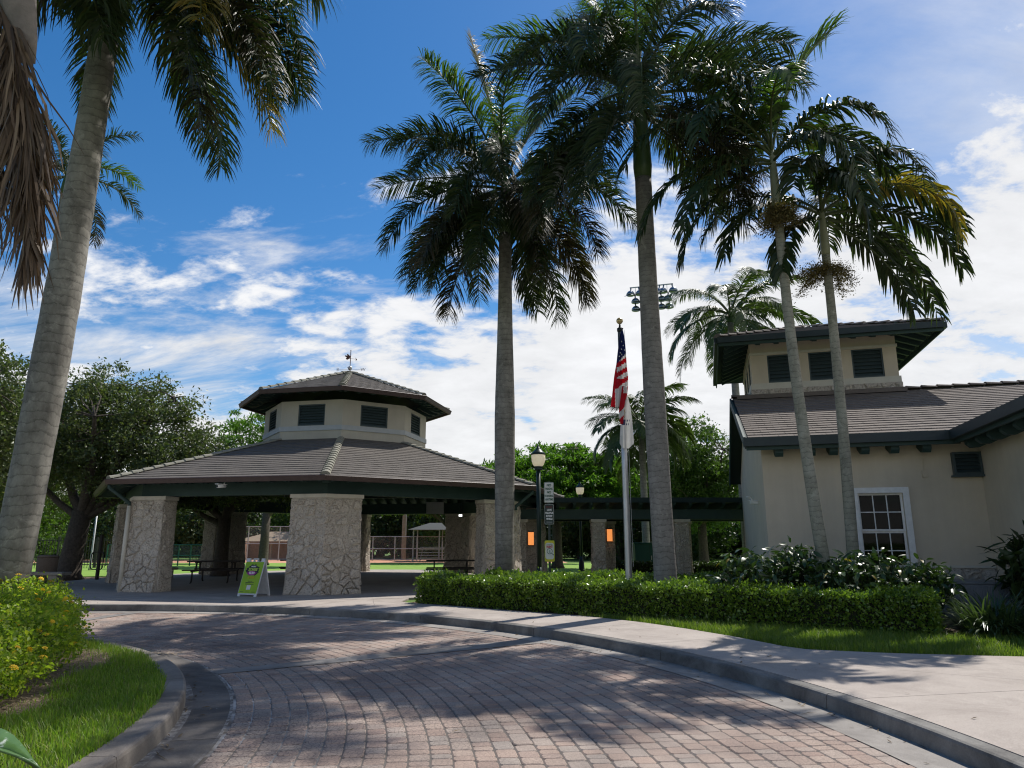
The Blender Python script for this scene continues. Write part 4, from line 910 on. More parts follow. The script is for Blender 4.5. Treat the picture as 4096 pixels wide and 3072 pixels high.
for j, (u, dk) in enumerate(((520, 0), (598, 0), (681, 0))):
    x = px(u, 540, 28).x
    DX = (.52, .80, .80)[j]
    for dx, dy, sg in ((0, 0, True), (DX, 2.6, False)):
        hw = .24; P = MB().box(x+dx-hw, x+dx+hw, dy-.38 if dy == 0 else dy-.1, dy+.1 if dy == 0 else dy+.4, .1, 2.34).build('pillar', 'mortar', wk)
        y0 = dy-.38 if dy == 0 else dy-.1
        stone_face(P, (x+dx-hw, y0, .12), (1, 0, 0), (0, -1, 0), 2*hw, 2.2, 34, 400+j*10+int(dx*10), sg, .02)
        stone_face(P, (x+dx-hw, y0+.48, .12), (0, -1, 0), (-1, 0, 0), .48, 2.2, 30, 500+j*10+int(dx*10), False, .02)
        MB().box(x+dx-hw-.06, x+dx+hw+.06, y0-.06, y0+.54, 2.34, 2.457).build('pillar_cap', 'cap', P, bevel=.012)
    if j < 2:
        t = thing('wall_lamp', ('glowing orange wall lamp nearest the pavilion under the walkway', 'glowing orange wall lamp on the middle walkway pillar')[j], 'wall lamp', (x+.72+.02*j, 30.40+.02, 1.62), 0, 'orange wall lamps of the walkway')
        t.location.y = 28+2.6-.1-.06; t.location.x = x+DX
        if j == 0: t.location = px(531, 545, 28.3)
        MB().box(-.13, .13, .0, .05, -.05, .55).build('back_plate', 'gut', t); MB().prism([(-.115, 0), (-.09, -.10), (.09, -.10), (.115, 0)], 0, .5).build('shade', 'wall_lamp', t)
        MB().box(-.12, .12, -.11, .0, .502, .53).build('lid', 'gut', t)

# ------------------------------------------------------------------ palms
def frond_geo(L, e0, bend, nleaf=120, ll=.85, lw=.045, plume=.9, droop=.9, start=.16, sway=0.0, tipshort=.45, power=1.15, fwd=.55, curl=0.0):
    """one pinnate frond in its own frame: base at the origin, growing along +X, bending down; returns (rib pts, radii), leaflets V,F"""
    n = 26; s = np.linspace(0, 1, n); e = e0-bend*s**power; az = sway*s**1.5
    dx = np.cos(e)*np.cos(az); dy = np.cos(e)*np.sin(az); dz = np.sin(e); D = np.stack([dx, dy, dz], 1)
    P = np.concatenate([[[0, 0, 0]], np.cumsum((D[:-1]+D[1:])/2*L/(n-1), 0)])
    si = np.repeat(np.linspace(start, 1, nleaf), 2)+rng.normal(0, .004, 2*nleaf); si = si.clip(start*.9, .999); m = len(si)
    ip = lambda A: np.stack([np.interp(si, s, A[:, k]) for k in range(3)], 1)
    B0 = ip(P); T = ip(D); T /= np.linalg.norm(T, axis=1)[:, None]
    hz = np.stack([-np.sin(np.interp(si, s, az)), np.cos(np.interp(si, s, az)), np.zeros(m)], 1); U = np.cross(T, hz); U *= np.where(U[:, 2:3] < 0, -1, 1) if False else 1
    U = np.cross(hz, T); U = -U
    side = np.tile([1, -1], m//2)[:, None]
    psi = (rng.uniform(-.6, .95, m)*plume+.12)[:, None]
    f = (fwd+.35*si)[:, None]+rng.normal(0, .07, m)[:, None]
    d = hz*side*np.cos(psi)+U*np.sin(psi)+T*f; d /= np.linalg.norm(d, axis=1)[:, None]
    prof = np.interp(si, [0, start, start+.12, .55, .85, 1], [.4, .45, .85, 1, .75, tipshort]); l = (ll*prof*rng.uniform(.86, 1.12, m))[:, None]
    g = np.array([0, 0, -1.0]); dr = droop*rng.uniform(.7, 1.3, m)[:, None]
    d1 = d; d2 = d+g*dr*.45; d2 /= np.linalg.norm(d2, axis=1)[:, None]; d3 = d+g*dr*1.1; d3 /= np.linalg.norm(d3, axis=1)[:, None]
    p0 = B0; p1 = p0+d1*l*.36; p2 = p1+d2*l*.34; p3 = p2+d3*l*.32
    W = np.cross(d, T); W /= np.linalg.norm(W, axis=1)[:, None]+1e-9; W = W*.35+T*.0+np.cross(d, W)*.94
    W /= np.linalg.norm(W, axis=1)[:, None]; w = lw*(.75+.5*rng.random(m))[:, None]*np.minimum(1, prof*1.3)[:, None]/2
    gone = (np.sin(si*37+rng.uniform(0, 6))+np.sin(si*91+rng.uniform(0, 6)) > 1.25) | (rng.random(m) < .07)
    keep = ~gone; p0, p1, p2, p3, W, w = p0[keep], p1[keep], p2[keep], p3[keep], W[keep], w[keep]; m = int(keep.sum())
    V = np.stack([p0-W*w*.55, p0+W*w*.55, p1-W*w, p1+W*w, p2-W*w*.8, p2+W*w*.8, p3-W*w*.1, p3+W*w*.1], 1).reshape(-1, 3); i = np.arange(m)*8
    F = np.concatenate([np.stack([i+a_, i+a_+1, i+a_+3, i+a_+2], 1) for a_ in (0, 2, 4)])
    return P, V, F
def add_frond(palm, loc, az, L, e0, bend, mat='frond', rad=.05, **kw):
    P, V, F = frond_geo(L, R(e0), R(bend), **kw)
    q = MB().tube([tuple(p) for p in P[::2]], list(np.linspace(rad, .006, len(P[::2]))), 6); rv = np.array(q.v); rf = q.f
    me = mesh('frond', list(map(tuple, V))+q.v, [tuple(int(x) for x in f) for f in F]+[tuple(i+len(V) for i in f) for f in rf], mat)
    me.materials.append(MT['rachis']); nF = len(F); idx = np.zeros(len(me.polygons), dtype=np.int32); idx[nF:] = 1; me.polygons.foreach_set('material_index', idx)
    o = obj('frond', me, palm, loc); o.rotation_euler = (random.gauss(0, .15), 0, R(az)); return o
def trunk_geo(h, r0, r1, bulge=0.0, lean=(0, 0), n=22, seg=40, ring=.0):
    pts = []; rad = []
    for i in range(seg+1):
        t = i/seg; pts.append((lean[0]*t+lean[0]*.25*sin(PI*t), lean[1]*t+lean[1]*.25*sin(PI*t), h*t)); r_ = r0+(r1-r0)*t+bulge*math.exp(-((t-.45)/.22)**2)+r0*.45*math.exp(-t*h/.28)
        rad.append(r_*(1+random.gauss(0, .008)))
    return pts, rad
def palm(name, label, cat, base, h, r0, r1, fronds, shaft_h, trunk_mat, shaft_mat, fmat, bulge=0, lean=(0, 0), group=None, frond_kw=None, rad=.05, flen=1.0):
    t = thing(name, label, cat, base, 0, group); pts, rad_ = trunk_geo(h-shaft_h, r0, r1, bulge, lean)
    MB().tube(pts, rad_, 20).build('trunk', trunk_mat, t, True)
    x, y, z = pts[-1]; sh = [(x, y, z-.03), (x, y, z+shaft_h*.12), (x, y, z+shaft_h*.5), (x, y, z+shaft_h*.9), (x, y, z+shaft_h*1.12)]
    MB().tube(sh, [r1*1.02, r1*1.16, r1*1.0, r1*.7, r1*.35], 16).build('crownshaft', shaft_mat, t, True)
    for fr in fronds:
        az, L, e0, bend = fr[:4]; L *= flen; kw = dict(frond_kw or {}); mt = fmat
        if len(fr) > 4: mt = fr[4] or fmat
        elif fmat == 'frond' and e0 < -4 and random.random() < .5: mt = 'frond_o'
        elif fmat == 'frond' and e0 > 50 and random.random() < .6: mt = 'frond_l'  # upright fronds often take the paler leaf, imitating light from behind
        if len(fr) > 5: kw.update(fr[5])
        zz = z+shaft_h*(.72+.36*(e0+30)/120)
        add_frond(t, (x+.10*r1*cos(R(az)), y+.1*r1*sin(R(az)), zz), az, L, e0, bend, mt, rad, **kw)
    return t, (x, y, z)
RK_ = dict(nleaf=200, ll=.98, lw=.036, plume=1.25, droop=1.15)
def jf(lst): return [(f[0]+random.uniform(-5, 5), f[1]*random.uniform(.95, 1.05), f[2]+random.uniform(-3, 3), f[3]+random.uniform(-4, 4))+tuple(f[4:]) for f in lst]
# tall palm between the pavilion and the lamp post
palm('royal_palm', 'tall grey-trunked palm in front of the pavilion right corner', 'palm tree', (-.2, 19.0, .12), 12.1, .25, .185, jf([
    (165, 4.7, 84, 10, 'frond_y', dict(plume=.5, ll=.85, droop=.35, fwd=.45)), (20, 4.0, 72, 24, 'frond_l', dict(plume=.5, droop=.4)), (60, 4.2, 74, 40, 'frond_l', dict(droop=.6)), (300, 4.2, 66, 60), (230, 4.3, 64, 70), (210, 4.2, -34, 46), (250, 4.0, -30, 50), (320, 4.1, -36, 46), (350, 4.2, -30, 50), (30, 4.0, -36, 44), (180, 4.1, -28, 50), (155, 4.0, -38, 44), (90, 4.0, -30, 50), (185, 4.3, 46, 62), (172, 4.3, 28, 42), (205, 4.2, 58, 120), (192, 4.2, 6, 78), (228, 4.0, 30, 105), (250, 3.9, 8, 85), (172, 4.0, -14, 62),
    (214, 4.2, -18, 62), (270, 3.9, 30, 118), (285, 3.9, -12, 70), (310, 4.0, 18, 100), (335, 4.2, -5, 75), (352, 4.3, 18, 84), (8, 4.1, -22, 58), (15, 4.0, 44, 80), (45, 4.0, 26, 90), (75, 4.0, 40, 105), (110, 4.0, 20, 95), (140, 4.0, 12, 90), (60, 3.9, -12, 70), (125, 3.9, -15, 62), (295, 3.6, -32, 50), (200, 3.8, -34, 48)]),
    1.75, 'trunk_royal', 'shaft', 'frond', .06, frond_kw=RK_)
# tall palm right of the flagpole
palm('royal_palm', 'tallest dark-trunked palm just right of the flagpole', 'palm tree', (3.34, 15.6, .12), 12.75, .245, .20, jf([
    (170, 4.6, 80, 28, 'frond_l', dict(droop=.5)), (20, 4.6, 78, 30, 'frond_l', dict(droop=.5)), (250, 4.4, 76, 44), (320, 4.4, 72, 40), (100, 4.5, 80, 24, 'frond_l', dict(droop=.5)), (188, 4.0, -22, 58), (172, 3.8, -36, 46), (240, 3.9, -26, 56), (300, 3.9, -24, 58), (345, 3.9, -30, 52), (178, 4.0, 52, 60), (183, 3.9, 34, 66), (200, 3.8, 48, 110), (215, 3.7, 14, 96), (195, 3.8, -8, 76), (240, 3.8, 40, 118), (262, 3.8, 12, 100), (290, 3.8, 44, 112), (318, 3.8, 14, 98), (340, 3.9, 38, 96), (2, 4.0, 50, 70), (8, 3.9, 26, 78), (350, 3.8, -5, 80),
    (30, 3.8, 58, 70, 'frond_l'), (60, 3.8, 40, 95), (90, 3.8, 62, 60, 'frond_l'), (120, 3.8, 42, 90), (150, 3.8, 62, 62, 'frond_l'), (165, 3.6, -20, 60), (15, 3.3, -30, 55), (220, 3.5, -28, 55), (135, 3.6, 74, 40, 'frond_l'), (330, 3.4, -26, 54)]),
    2.5, 'trunk_mid', 'shaft', 'frond', .02, lean=(-.10, 0), frond_kw=RK_, flen=1.08)
# tall palm at the left edge
palm('royal_palm', 'stout pale palm trunk rising from the lantana bed at left', 'palm tree', (-7.38, 10.5, .12), 11.9, .26, .21, jf([
    (5, 4.0, 20, 96), (350, 4.0, -2, 76), (330, 3.9, -8, 74, 'frond_y'), (12, 4.0, -12, 62, 'frond_y'), (340, 4.1, 22, 92, 'frond_l'), (318, 4.0, 10, 92), (25, 3.9, 2, 80), (355, 3.6, -36, 50), (300, 3.9, -6, 80), (280, 3.8, -28, 58), (250, 3.8, -10, 78), (225, 3.9, 0, 84), (205, 4.0, 10, 88), (190, 3.8, -20, 66),
    (10, 4.6, 40, 62), (2, 4.9, 52, 74), (350, 4.4, 8, 70), (0, 4.2, -16, 58), (15, 4.2, 6, 74), (335, 4.0, -22, 56), (40, 4.0, 20, 90), (90, 4.0, 15, 90), (130, 4.0, 25, 95), (165, 4.0, 5, 85), (60, 3.9, -15, 66), (200, 4, 50, 80), (270, 4, 50, 90), (330, 4, 60, 70), (100, 4, 60, 60)]),
    1.55, 'trunk_royal', 'shaft', 'frond', .022, lean=(.26, 0), frond_kw=dict(nleaf=180, ll=.95, lw=.036, plume=1.2, droop=1.1), rad=.055)
# slim pair before the building: broad drooping leaflets
TK = dict(nleaf=80, ll=.74, lw=.058, plume=.5, droop=1.7, start=.13, tipshort=.6, power=1.3); LS = 1.32
def sprays(t, p, n=26, rr=.75, droop=.8, seed=3):
    r = random.Random(seed); m = MB(); P = []
    for i in range(n):
        a_ = r.uniform(0, 2*PI); L_ = rr*r.uniform(.6, 1.15); pts = []; q = Vector(p); d = Vector((cos(a_), sin(a_), r.uniform(-.1, .5)))
        for k in range(6): pts.append(tuple(q)); d = (d+Vector((0, 0, -droop*.28))).normalized(); q = q+d*L_/5
        m.tube(pts, [.014, .012, .010, .008, .006, .003], 4, False)
        for k in range(1, 6):
            for _ in range(9):
                b_ = Vector(pts[k]); dd = Vector((r.gauss(0, 1), r.gauss(0, 1), r.gauss(-.5, .6))).normalized(); m.tube([b_, b_+dd*r.uniform(.08, .22)], [.005, .003], 3, False); P.append(b_+dd*r.uniform(.05, .2))
    br = m.build('seed_branch', 'fruit', t)
    PP = np.repeat(np.array([tuple(v) for v in P]), 7, 0)+rng.normal(0, .05, (len(P)*7, 3)); V, F = leaf_cloud(PP, .03, .8)
    tag(obj('seed_beads', npmesh('seed_beads', V, F, 'fruit'), br), kind='stuff')
t4, c4 = palm('slim_palm', 'slim ringed palm leaning left before the building window', 'palm tree', (6.0, 13.6, .12), 9.75, .125, .088, jf([
    (6, 3.7, 78, 30, 'frond_l', dict(ll=1.0, droop=.8)), (50, 3.4, 84, 16, 'frond_l', dict(ll=1.0, droop=.8)), (176, 3.9, 74, 122), (188, 3.8, 40, 112), (182, 3.7, 8, 84), (172, 3.3, -20, 62), (215, 3.2, 50, 140), (262, 3.0, 66, 138), (280, 3.0, 8, 100), (310, 3.0, 40, 130), (350, 3.0, 40, 120), (120, 3.2, 50, 110), (196, 3.1, -8, 76), (335, 2.8, -10, 80)]),
    1.35, 'trunk_thin', 'shaft_p', 'frond', lean=(-.34, .02), frond_kw=TK, rad=.035)
sprays(t4, (c4[0], c4[1]-.05, c4[2]-.05), 30, .50, 1.3, 3)
t5, c5 = palm('slim_palm', 'slim ringed palm nearest the building window, farther right', 'palm tree', (6.93, 14.6, .12), 8.9, .125, .088, jf([
    (3, 4.4, 72, 168, 'frond', dict(power=1.0)), (356, 3.9, 44, 128), (350, 3.7, 16, 92), (4, 3.5, -6, 70), (358, 3.2, -24, 56), (335, 3.4, 36, 130, 'frond_y'), (300, 3.1, 50, 140), (265, 3.0, 30, 120), (230, 3.0, 46, 130), (195, 3.0, 20, 110), (150, 3.0, 46, 110), (60, 3.2, 50, 110), (20, 3.4, 26, 100), (20, 2.6, 84, 14, 'frond_l', dict(ll=.8, droop=.6)), (210, 2.8, -10, 76)]),
    1.1, 'trunk_thin', 'shaft_p', 'frond', lean=(.14, .0), frond_kw=TK, rad=.035)
sprays(t5, (c5[0], c5[1]-.05, c5[2]-.35), 16, .80, .75, 9)
# coconut palms behind the walkway
CK = dict(nleaf=110, ll=1.0, lw=.05, plume=.18, droop=1.0, start=.2, fwd=.7)
def coco(n): return jf([(i*137.5 % 360, 3.9*random.uniform(.9, 1.1), 78-98*(i/n)**.8, 62+42*random.random()) for i in range(n)])
palm('coconut_palm', 'coconut palm rising behind the left end of the beige building', 'palm tree', (10.55, 32.0, .12), 12.2, .21, .15, coco(24), .4, 'trunk_coco', 'shaft', 'frond_c', frond_kw=CK)
palm('coconut_palm', 'low coconut palm behind the walkway and flagpole', 'palm tree', (6.5, 34.5, .12), 7.2, .2, .15, [(f[0], f[1]*.84)+f[2:] for f in coco(28)], .4, 'trunk_coco', 'shaft', 'frond_c', frond_kw=CK)
palm('feather_palm', 'green palm half hidden behind the stout left trunk', 'palm tree', (-16.9, 24.0, .12), 15.2, .2, .15, jf([(i*137.5 % 360, 3.0, 70-90*i/13, 80) for i in range(13)]), .9, 'trunk_royal', 'shaft', 'frond', frond_kw=dict(nleaf=110, ll=.65, lw=.035, plume=1.1))
# near palm just outside the frame with a dead frond hanging into view
t, c = palm('royal_palm', 'palm at the left edge with brown dead frond hanging down', 'palm tree', (-5.35, 5.6, .12), 9.2, .3, .23, jf([(i*137.5 % 360, 3.6, 64-60*i/9, 60) for i in range(9)]), 1.5, 'trunk_royal', 'shaft', 'frond', frond_kw=RK_)
def dead_frond(t, base, tip, L, seed):
    r = random.Random(seed); base = Vector(base); tip = Vector(tip); m = MB(); d = (tip-base)
    pts = [base+d*(i/10)+Vector((.10*sin(i/10*PI), 0, 0)) for i in range(11)]
    m.tube(pts, [.05-.004*i for i in range(11)], 6); vs = []; V = []
    for i in range(420):
        s = r.uniform(.05, 1); k = min(9, int(s*10)); p = pts[k].lerp(pts[k+1], s*10-k); a_ = r.uniform(0, 2*PI); out = Vector((cos(a_)*.8+.1, sin(a_)*.35-.15, 0)); l_ = r.uniform(.7, 1.25)*L*(.55+.45*sin(PI*min(1, s+.15)))
        q = [p]; dd = (d.normalized()*1.0+out*r.uniform(.2, .75)).normalized()
        for j in range(4): q.append(q[-1]+dd*l_/4); dd = (dd+Vector((r.gauss(0, .12), r.gauss(0, .08), -.28))).normalized()
        w = r.uniform(.005, .012); sd = dd.cross(Vector((0, 1, 0))).normalized()*w; sd = (sd+Vector((0, r.gauss(0, .7)*w, 0)))
        ww = (.7, 1, 1, .7, .12); vv = []
        for j, pt in enumerate(q): vv += [pt-sd*ww[j], pt+sd*ww[j]]
        m.add(vv, [(2*j, 2*j+1, 2*j+3, 2*j+2) for j in range(4)])
    o = m.build('dead_frond', 'frond_d', t); o['label'] = 'brown dried frond hanging down'; return o
dead_frond(t, (.75, -.30, 6.3), (1.45, -.42, 3.75), 1.0, 2); dead_frond(t, (.50, -.2, 6.5), (.98, -.35, 3.7), .95, 5); dead_frond(t, (.62, -.1, 6.0), (1.2, -.2, 4.5), .8, 7)
# papery grey sheath of the dead frond
sh = MB(); prof = []
for i in range(9):
    z = 7.5-i*.24; w = .40*(1-(i/8)**1.6)+.015
    for k in range(7): a_ = -1.1+2.2*k/6; prof.append((.66+.06*i+w*sin(a_), -.32-w*.5*cos(a_)+.06*sin(i), z))
sh.add(prof, [(i*7+k, i*7+k+1, (i+1)*7+k+1, (i+1)*7+k) for i in range(8) for k in range(6)]); so = sh.build('leaf_sheath', surf('dry_sheath', [(.17, .145, .13), (.28, .24, .215)], .8, 6, 7, .4, 30), t, True)
sm = so.modifiers.new('thickness', 'SOLIDIFY'); sm.thickness = .012

# ------------------------------------------------------------------ broad-leaved trees
def tree_parts(t, H, trunk_r, crown, nleaf, leaf, mat, seed, aspect=.5, limbs=8, clumps=260, clump_r=.55, up=0.0, fork=.28, flatten=1.0, fill=.45, bark='bark', lean=(0, 0)):
    """crown: list of ellipsoids (x,y,z,rx,ry,rz) in the tree's own frame"""
    r = random.Random(seed); g = np.random.default_rng(seed)
    m = MB(); zf = H*fork; tp = [(0, 0, 0), (lean[0]*.3, lean[1]*.3, zf*.45), (lean[0], lean[1], zf)]
    m.tube([tp[0], (0, 0, .25), tp[1], tp[2]], [trunk_r*1.45, trunk_r*1.08, trunk_r*.92, trunk_r*.85], 12); trunk = m.build('trunk', bark, t, True)
    C = []; vol = np.array([e[3]*e[4]*e[5] for e in crown]); pr = vol/vol.sum()
    for _ in range(clumps):
        e = crown[g.choice(len(crown), p=pr)]; v = g.normal(size=3); v /= np.linalg.norm(v); rad = g.random()**fill
        C.append((e[0]+e[3]*v[0]*rad, e[1]+e[4]*v[1]*rad, e[2]+e[5]*v[2]*rad))
    C = np.array(C)
    # limbs to ellipsoid centres, boughs to clumps
    br = MB(); joints = []
    for i in range(limbs):
        e = crown[i % len(crown)]; q = Vector((e[0]+r.gauss(0, e[3]*.35), e[1]+r.gauss(0, e[4]*.35), e[2]+r.gauss(0, e[5]*.2))); p = Vector(tp[2])+Vector((0, 0, -r.uniform(0, .15)*zf)); mid_ = p.lerp(q, .5)+Vector((r.gauss(0, .3), r.gauss(0, .3), r.uniform(.0, .5)))
        rr = trunk_r*r.uniform(.35, .55); br.tube([p, p.lerp(mid_, .5)+Vector((0, 0, -.1)), mid_, q], [rr, rr*.8, rr*.6, rr*.28], 7, False); joints += [mid_, mid_.lerp(q, .5), q]
    J = np.array([tuple(j) for j in joints])
    for c_ in C[::2]:
        j = J[np.argmin(((J-c_)**2).sum(1))]; a_ = Vector(j); b_ = Vector(c_); md = a_.lerp(b_, .5)+Vector((r.gauss(0, .15), r.gauss(0, .15), r.gauss(.1, .12))); br.tube([a_, md, b_], [trunk_r*.10, trunk_r*.06, .008], 4, False)
    br.build('boughs', bark, t, True)
    per = nleaf//clumps; P = np.repeat(C, per, 0); off = g.normal(size=P.shape); off /= np.linalg.norm(off, axis=1)[:, None]; off *= (g.random(len(P))**.6)[:, None]*(clump_r*g.uniform(.6, 1.4, len(C))).repeat(per)[:, None]; off[:, 2] *= flatten
    V, F = leaf_cloud(P+off, leaf, aspect, up)
    tag(obj('crown', npmesh('crown', V, F, mat), t), kind='stuff')
def tree(name, label, base, H, tr, crown, nleaf, leaf, mat, seed, group=None, **kw):
    t = thing(name, label, 'tree', base, 0, group); tree_parts(t, H, tr, crown, nleaf, leaf, mat, seed, **kw); return t
tree('oak_tree', 'large oak with forked dark trunk left of the pavilion', (-17.6, 28.5, .12), 9, .42, [(-.8, 0, 6.0, 3.4, 2.6, 2.6), (2.4, -.4, 5.2, 3.0, 2.4, 2.2), (4.6, .2, 4.5, 2.2, 2.0, 1.7), (-3.4, 0, 5.0, 2.6, 2.2, 2.2), (.8, .6, 7.6, 2.1, 1.8, 1.2), (3.3, -.5, 6.9, 1.5, 1.2, .8)], 80000, .125, 'oak', 21, clumps=760, clump_r=.52, limbs=12, fork=.30, lean=(.25, 0))
tree('oak_tree', 'oak with upright dark trunk directly behind the left pillar', (-12.6, 31, .12), 9, .30, [(-.8, 0, 4.3, 2.6, 2.4, 1.1), (1.5, 0, 4.0, 2.4, 2.2, 1.0), (-2.4, 1, 3.8, 2, 2, 1)], 24000, .13, 'oak', 22, clumps=260, clump_r=.5, limbs=9)
tree('oak_tree', 'oak crown at the far left edge behind the stout palm', (-17.0, 20.5, .12), 8.5, .3, [(0, 0, 5.6, 2.6, 2.4, 2.2), (-1.8, 0, 4.2, 2.2, 2, 2.0), (1.0, .3, 4.3, 1.6, 1.6, 1.6)], 40000, .115, 'oak', 23, clumps=420, clump_r=.45, limbs=8)
tree('oak_tree', 'smaller oak beyond the bench at far left', (-24.5, 33, .12), 9, .3, [(0, 0, 5.6, 3.5, 3, 2.6), (2.8, 0, 4.6, 2.6, 2.4, 1.8)], 32000, .14, 'oak', 24, clumps=340, clump_r=.6)
PK = dict(aspect=.32, up=2.5, flatten=.22, fill=.33, fork=.34)
tree('poinciana_tree', 'feathery bright green tree over the walkway behind the lamp post', (2.6, 41, .12), 8, .3, [(0, 0, 5.3, 4.4, 3.4, 1.7), (2.6, -.5, 4.9, 2.6, 2.2, 1.5), (-2.7, -.3, 4.8, 2.3, 2.2, 1.3), (.5, -1.8, 4.0, 3.8, 2, 1.2), (0, 0, 6.4, 1.8, 1.6, .8)], 42000, .24, 'poin', 31, clumps=620, clump_r=.62, limbs=10, **PK)
tree('poinciana_tree', 'feathery bright green tree showing just behind the roof left of cupola', (-16.0, 46, .12), 10.5, .3, [(0, 0, 8.5, 3.5, 3, 1.9), (3.4, 0, 8.6, 3.0, 2.6, 1.8), (5.8, 0, 9.2, 2.2, 2, 1.4)], 18000, .26, 'poin', 32, clumps=300, clump_r=.65, **PK)
tree('broadleaf_tree', 'leafy green tree between the walkway and the beige building', (10.6, 39.5, .12), 9, .28, [(0, 0, 6.2, 2.6, 2.4, 2.2), (1.6, 0, 4.8, 2.8, 2.4, 2.0), (-2.0, 0, 4.6, 2.4, 2.2, 2.0), (.3, -.5, 3.2, 3.2, 2.2, 1.2)], 34000, .16, 'broad', 33, clumps=380, clump_r=.55, limbs=9)
tree('broadleaf_tree', 'bright leafy tree seen through the pavilion beside the light pole', (-4.6, 52, .12), 8, .2, [(0, 0, 5.0, 4.2, 3, 1.5), (2.5, 0, 4.2, 2.5, 2.2, 1.3), (-3, 0, 4.6, 2.4, 2, 1.4)], 16000, .28, 'poin', 34, clumps=240, clump_r=.7, **PK)
tree('willowy_tree', 'grey-green small-leaved tree seen through the pavilion right bay', (-.3, 54, .12), 6.5, .16, [(0, 0, 4.5, 2.0, 1.8, 1.8), (.6, 0, 3.0, 1.6, 1.5, 1.3)], 9000, .18, 'oak', 35, clumps=140, clump_r=.5)
# far row of dark trees closing the field
protos = []
for q in range(3):
    t = thing('boundary_tree', 'x', 'tree', (0, 0, 0), 0, 'dark trees closing off the playing field')
    r = random.Random(60+q); tree_parts(t, 8, .25, [(0, 0, 5.0, 3.6, 3.0, 2.6), (r.uniform(1, 2.6), 0, 3.2, 3.2, 2.6, 2.0), (-r.uniform(1, 2.6), 0, 2.8, 3.2, 2.6, 2.0), (0, -.6, 1.6, 3.8, 2.4, 1.5)], 15000, .26, ('dark_leaf', 'broad', 'dark_leaf')[q], 70+q, clumps=240, clump_r=.8, limbs=6); protos.append(t)
spots = [(-44, 58), (-37, 62), (-31, 57), (-25.5, 62), (-20.5, 66), (-15.5, 64.5), (-10, 67), (-5, 64.5), (.5, 66), (6, 63), (11, 66.5), (16.5, 62), (22, 66), (28, 60), (34, 63), (14, 53), (20, 50), (9, 60), (-48, 50), (-33, 47)]
for i, (x, y) in enumerate(spots):
    o = protos[i] if i < 3 else copy_tree(protos[i % 3]); o.location = (x, y, .12); o.rotation_euler.z = i*2.399; s = random.uniform(.85, 1.2); o.scale = (s, s, s*random.uniform(.9, 1.15)); o['label'] = 'dark leafy tree in the row beyond the playing field'

g_ = np.random.default_rng(5); n = 60000; X = g_.uniform(-95, 80, n); Y_ = 74+g_.normal(0, 2.5, n)-.0025*(X+5)**2*.5; hh = 5.2+1.4*np.sin(X*.31)+1.0*np.sin(X*.83+1)+.6*np.sin(X*2.1)
Zf = g_.random(n)**.75*hh; V, F = leaf_cloud(np.stack([X, Y_, Zf], 1), .75, .6, .4); tag(obj('far_wood', npmesh('far_wood', V, F, 'dark_leaf')), 'far dark wood closing the view behind the boundary trees', 'wood', kind='stuff')
# ------------------------------------------------------------------ hedges, shrubs, lantana, grass
def hedge(name, label, path, width, h, dens, leaf, mat, z0=.12, rough=.05, group=None):
    """clipped hedge along a path: dark twiggy core and leaves over all faces"""
    pts = [Vector((*p, 0)) for p in path]; base = pts[0]; t = thing(name, label, 'hedge', (base.x, base.y, z0), 0, group); core = MB(); PP = []; NN = []
    for i, (p, q) in enumerate(zip(pts, pts[1:])):
        d = (q-p); L_ = d.length; d.normalize(); n = Vector((-d.y, d.x, 0)); w = width/2-.07
        a_ = p-base; b_ = q-base
        core.prism([(a_+n*-w+d*.06)[:2], (b_-n*w-d*.06)[:2], (b_+n*w-d*.06)[:2], (a_+n*w+d*.06)[:2]], 0, h-.07)
        def wob(s, z): return .06*sin(s*2.3+1)+.04*sin(s*5.1+z*7)+.03*sin(s*11+z*4)
        for (cnt, kind) in ((int(L_*width*dens*1.25), 'top'), (int(L_*h*dens), 'front'), (int(L_*h*dens*.6), 'back'), (int(width*h*dens), 'e0'), (int(width*h*dens), 'e1')):
            s = rng.uniform(-.02, L_+.02, cnt); x = rng.uniform(-width/2, width/2, cnt); z = rng.uniform(0.02, h, cnt); dep = np.where(rng.random(cnt) < .035, -rng.uniform(.02, .09, cnt), np.abs(rng.normal(0, .035, cnt)))
            k = np.zeros((cnt, 3)); no = np.zeros((cnt, 3))
            if kind == 'top': ss, xx, zz = s, x, h-dep+rough*rng.normal(size=cnt)*.6+np.array([wob(v, 0)*.5 for v in s]); zz = zz-(np.abs(x)/(width/2))**6*.06; no[:] = (0, 0, 1)
            elif kind == 'front': ss, xx, zz = s, -width/2+dep-np.array([wob(a1, b1) for a1, b1 in zip(s, z)])*.6-.03*(z/h), z; no[:] = -n
            elif kind == 'back': ss, xx, zz = s, width/2-dep, z; no[:] = n
            elif kind == 'e0': ss, xx, zz = dep-.02+rng.normal(0, .02, cnt), x, z; no[:] = -d
            else: ss, xx, zz = L_-dep+.02+rng.normal(0, .02, cnt), x, z; no[:] = d
            W_ = np.array(a_)[None]+ss[:, None]*np.array(d)[None]+xx[:, None]*np.array(n)[None]; W_[:, 2] = zz; PP.append(W_); NN.append(no)
    core.build('twigs', 'hedge_core', t)
    P = np.concatenate(PP); N_ = np.concatenate(NN); V, F = leaf_cloud(P, leaf, .68, .5, dirs=N_*.5+np.array([0, 0, .2]), spread=.62)
    tag(obj('leaves', npmesh('leaves', V, F, mat), t), kind='stuff'); return t
hedge('clipped_hedge', 'long low clipped hedge behind the sidewalk', [(-2.02, 18.05), (1.2, 15.75), (4.2, 13.6), (6.95, 11.95)], .95, .64, 2100, .052, 'hedge')
hedge('clipped_hedge', 'second clipped hedge behind the flagpole and sign post', [(-.6, 18.55), (2.2, 18.0), (5.0, 17.1)], .9, .66, 1100, .062, 'hedge')
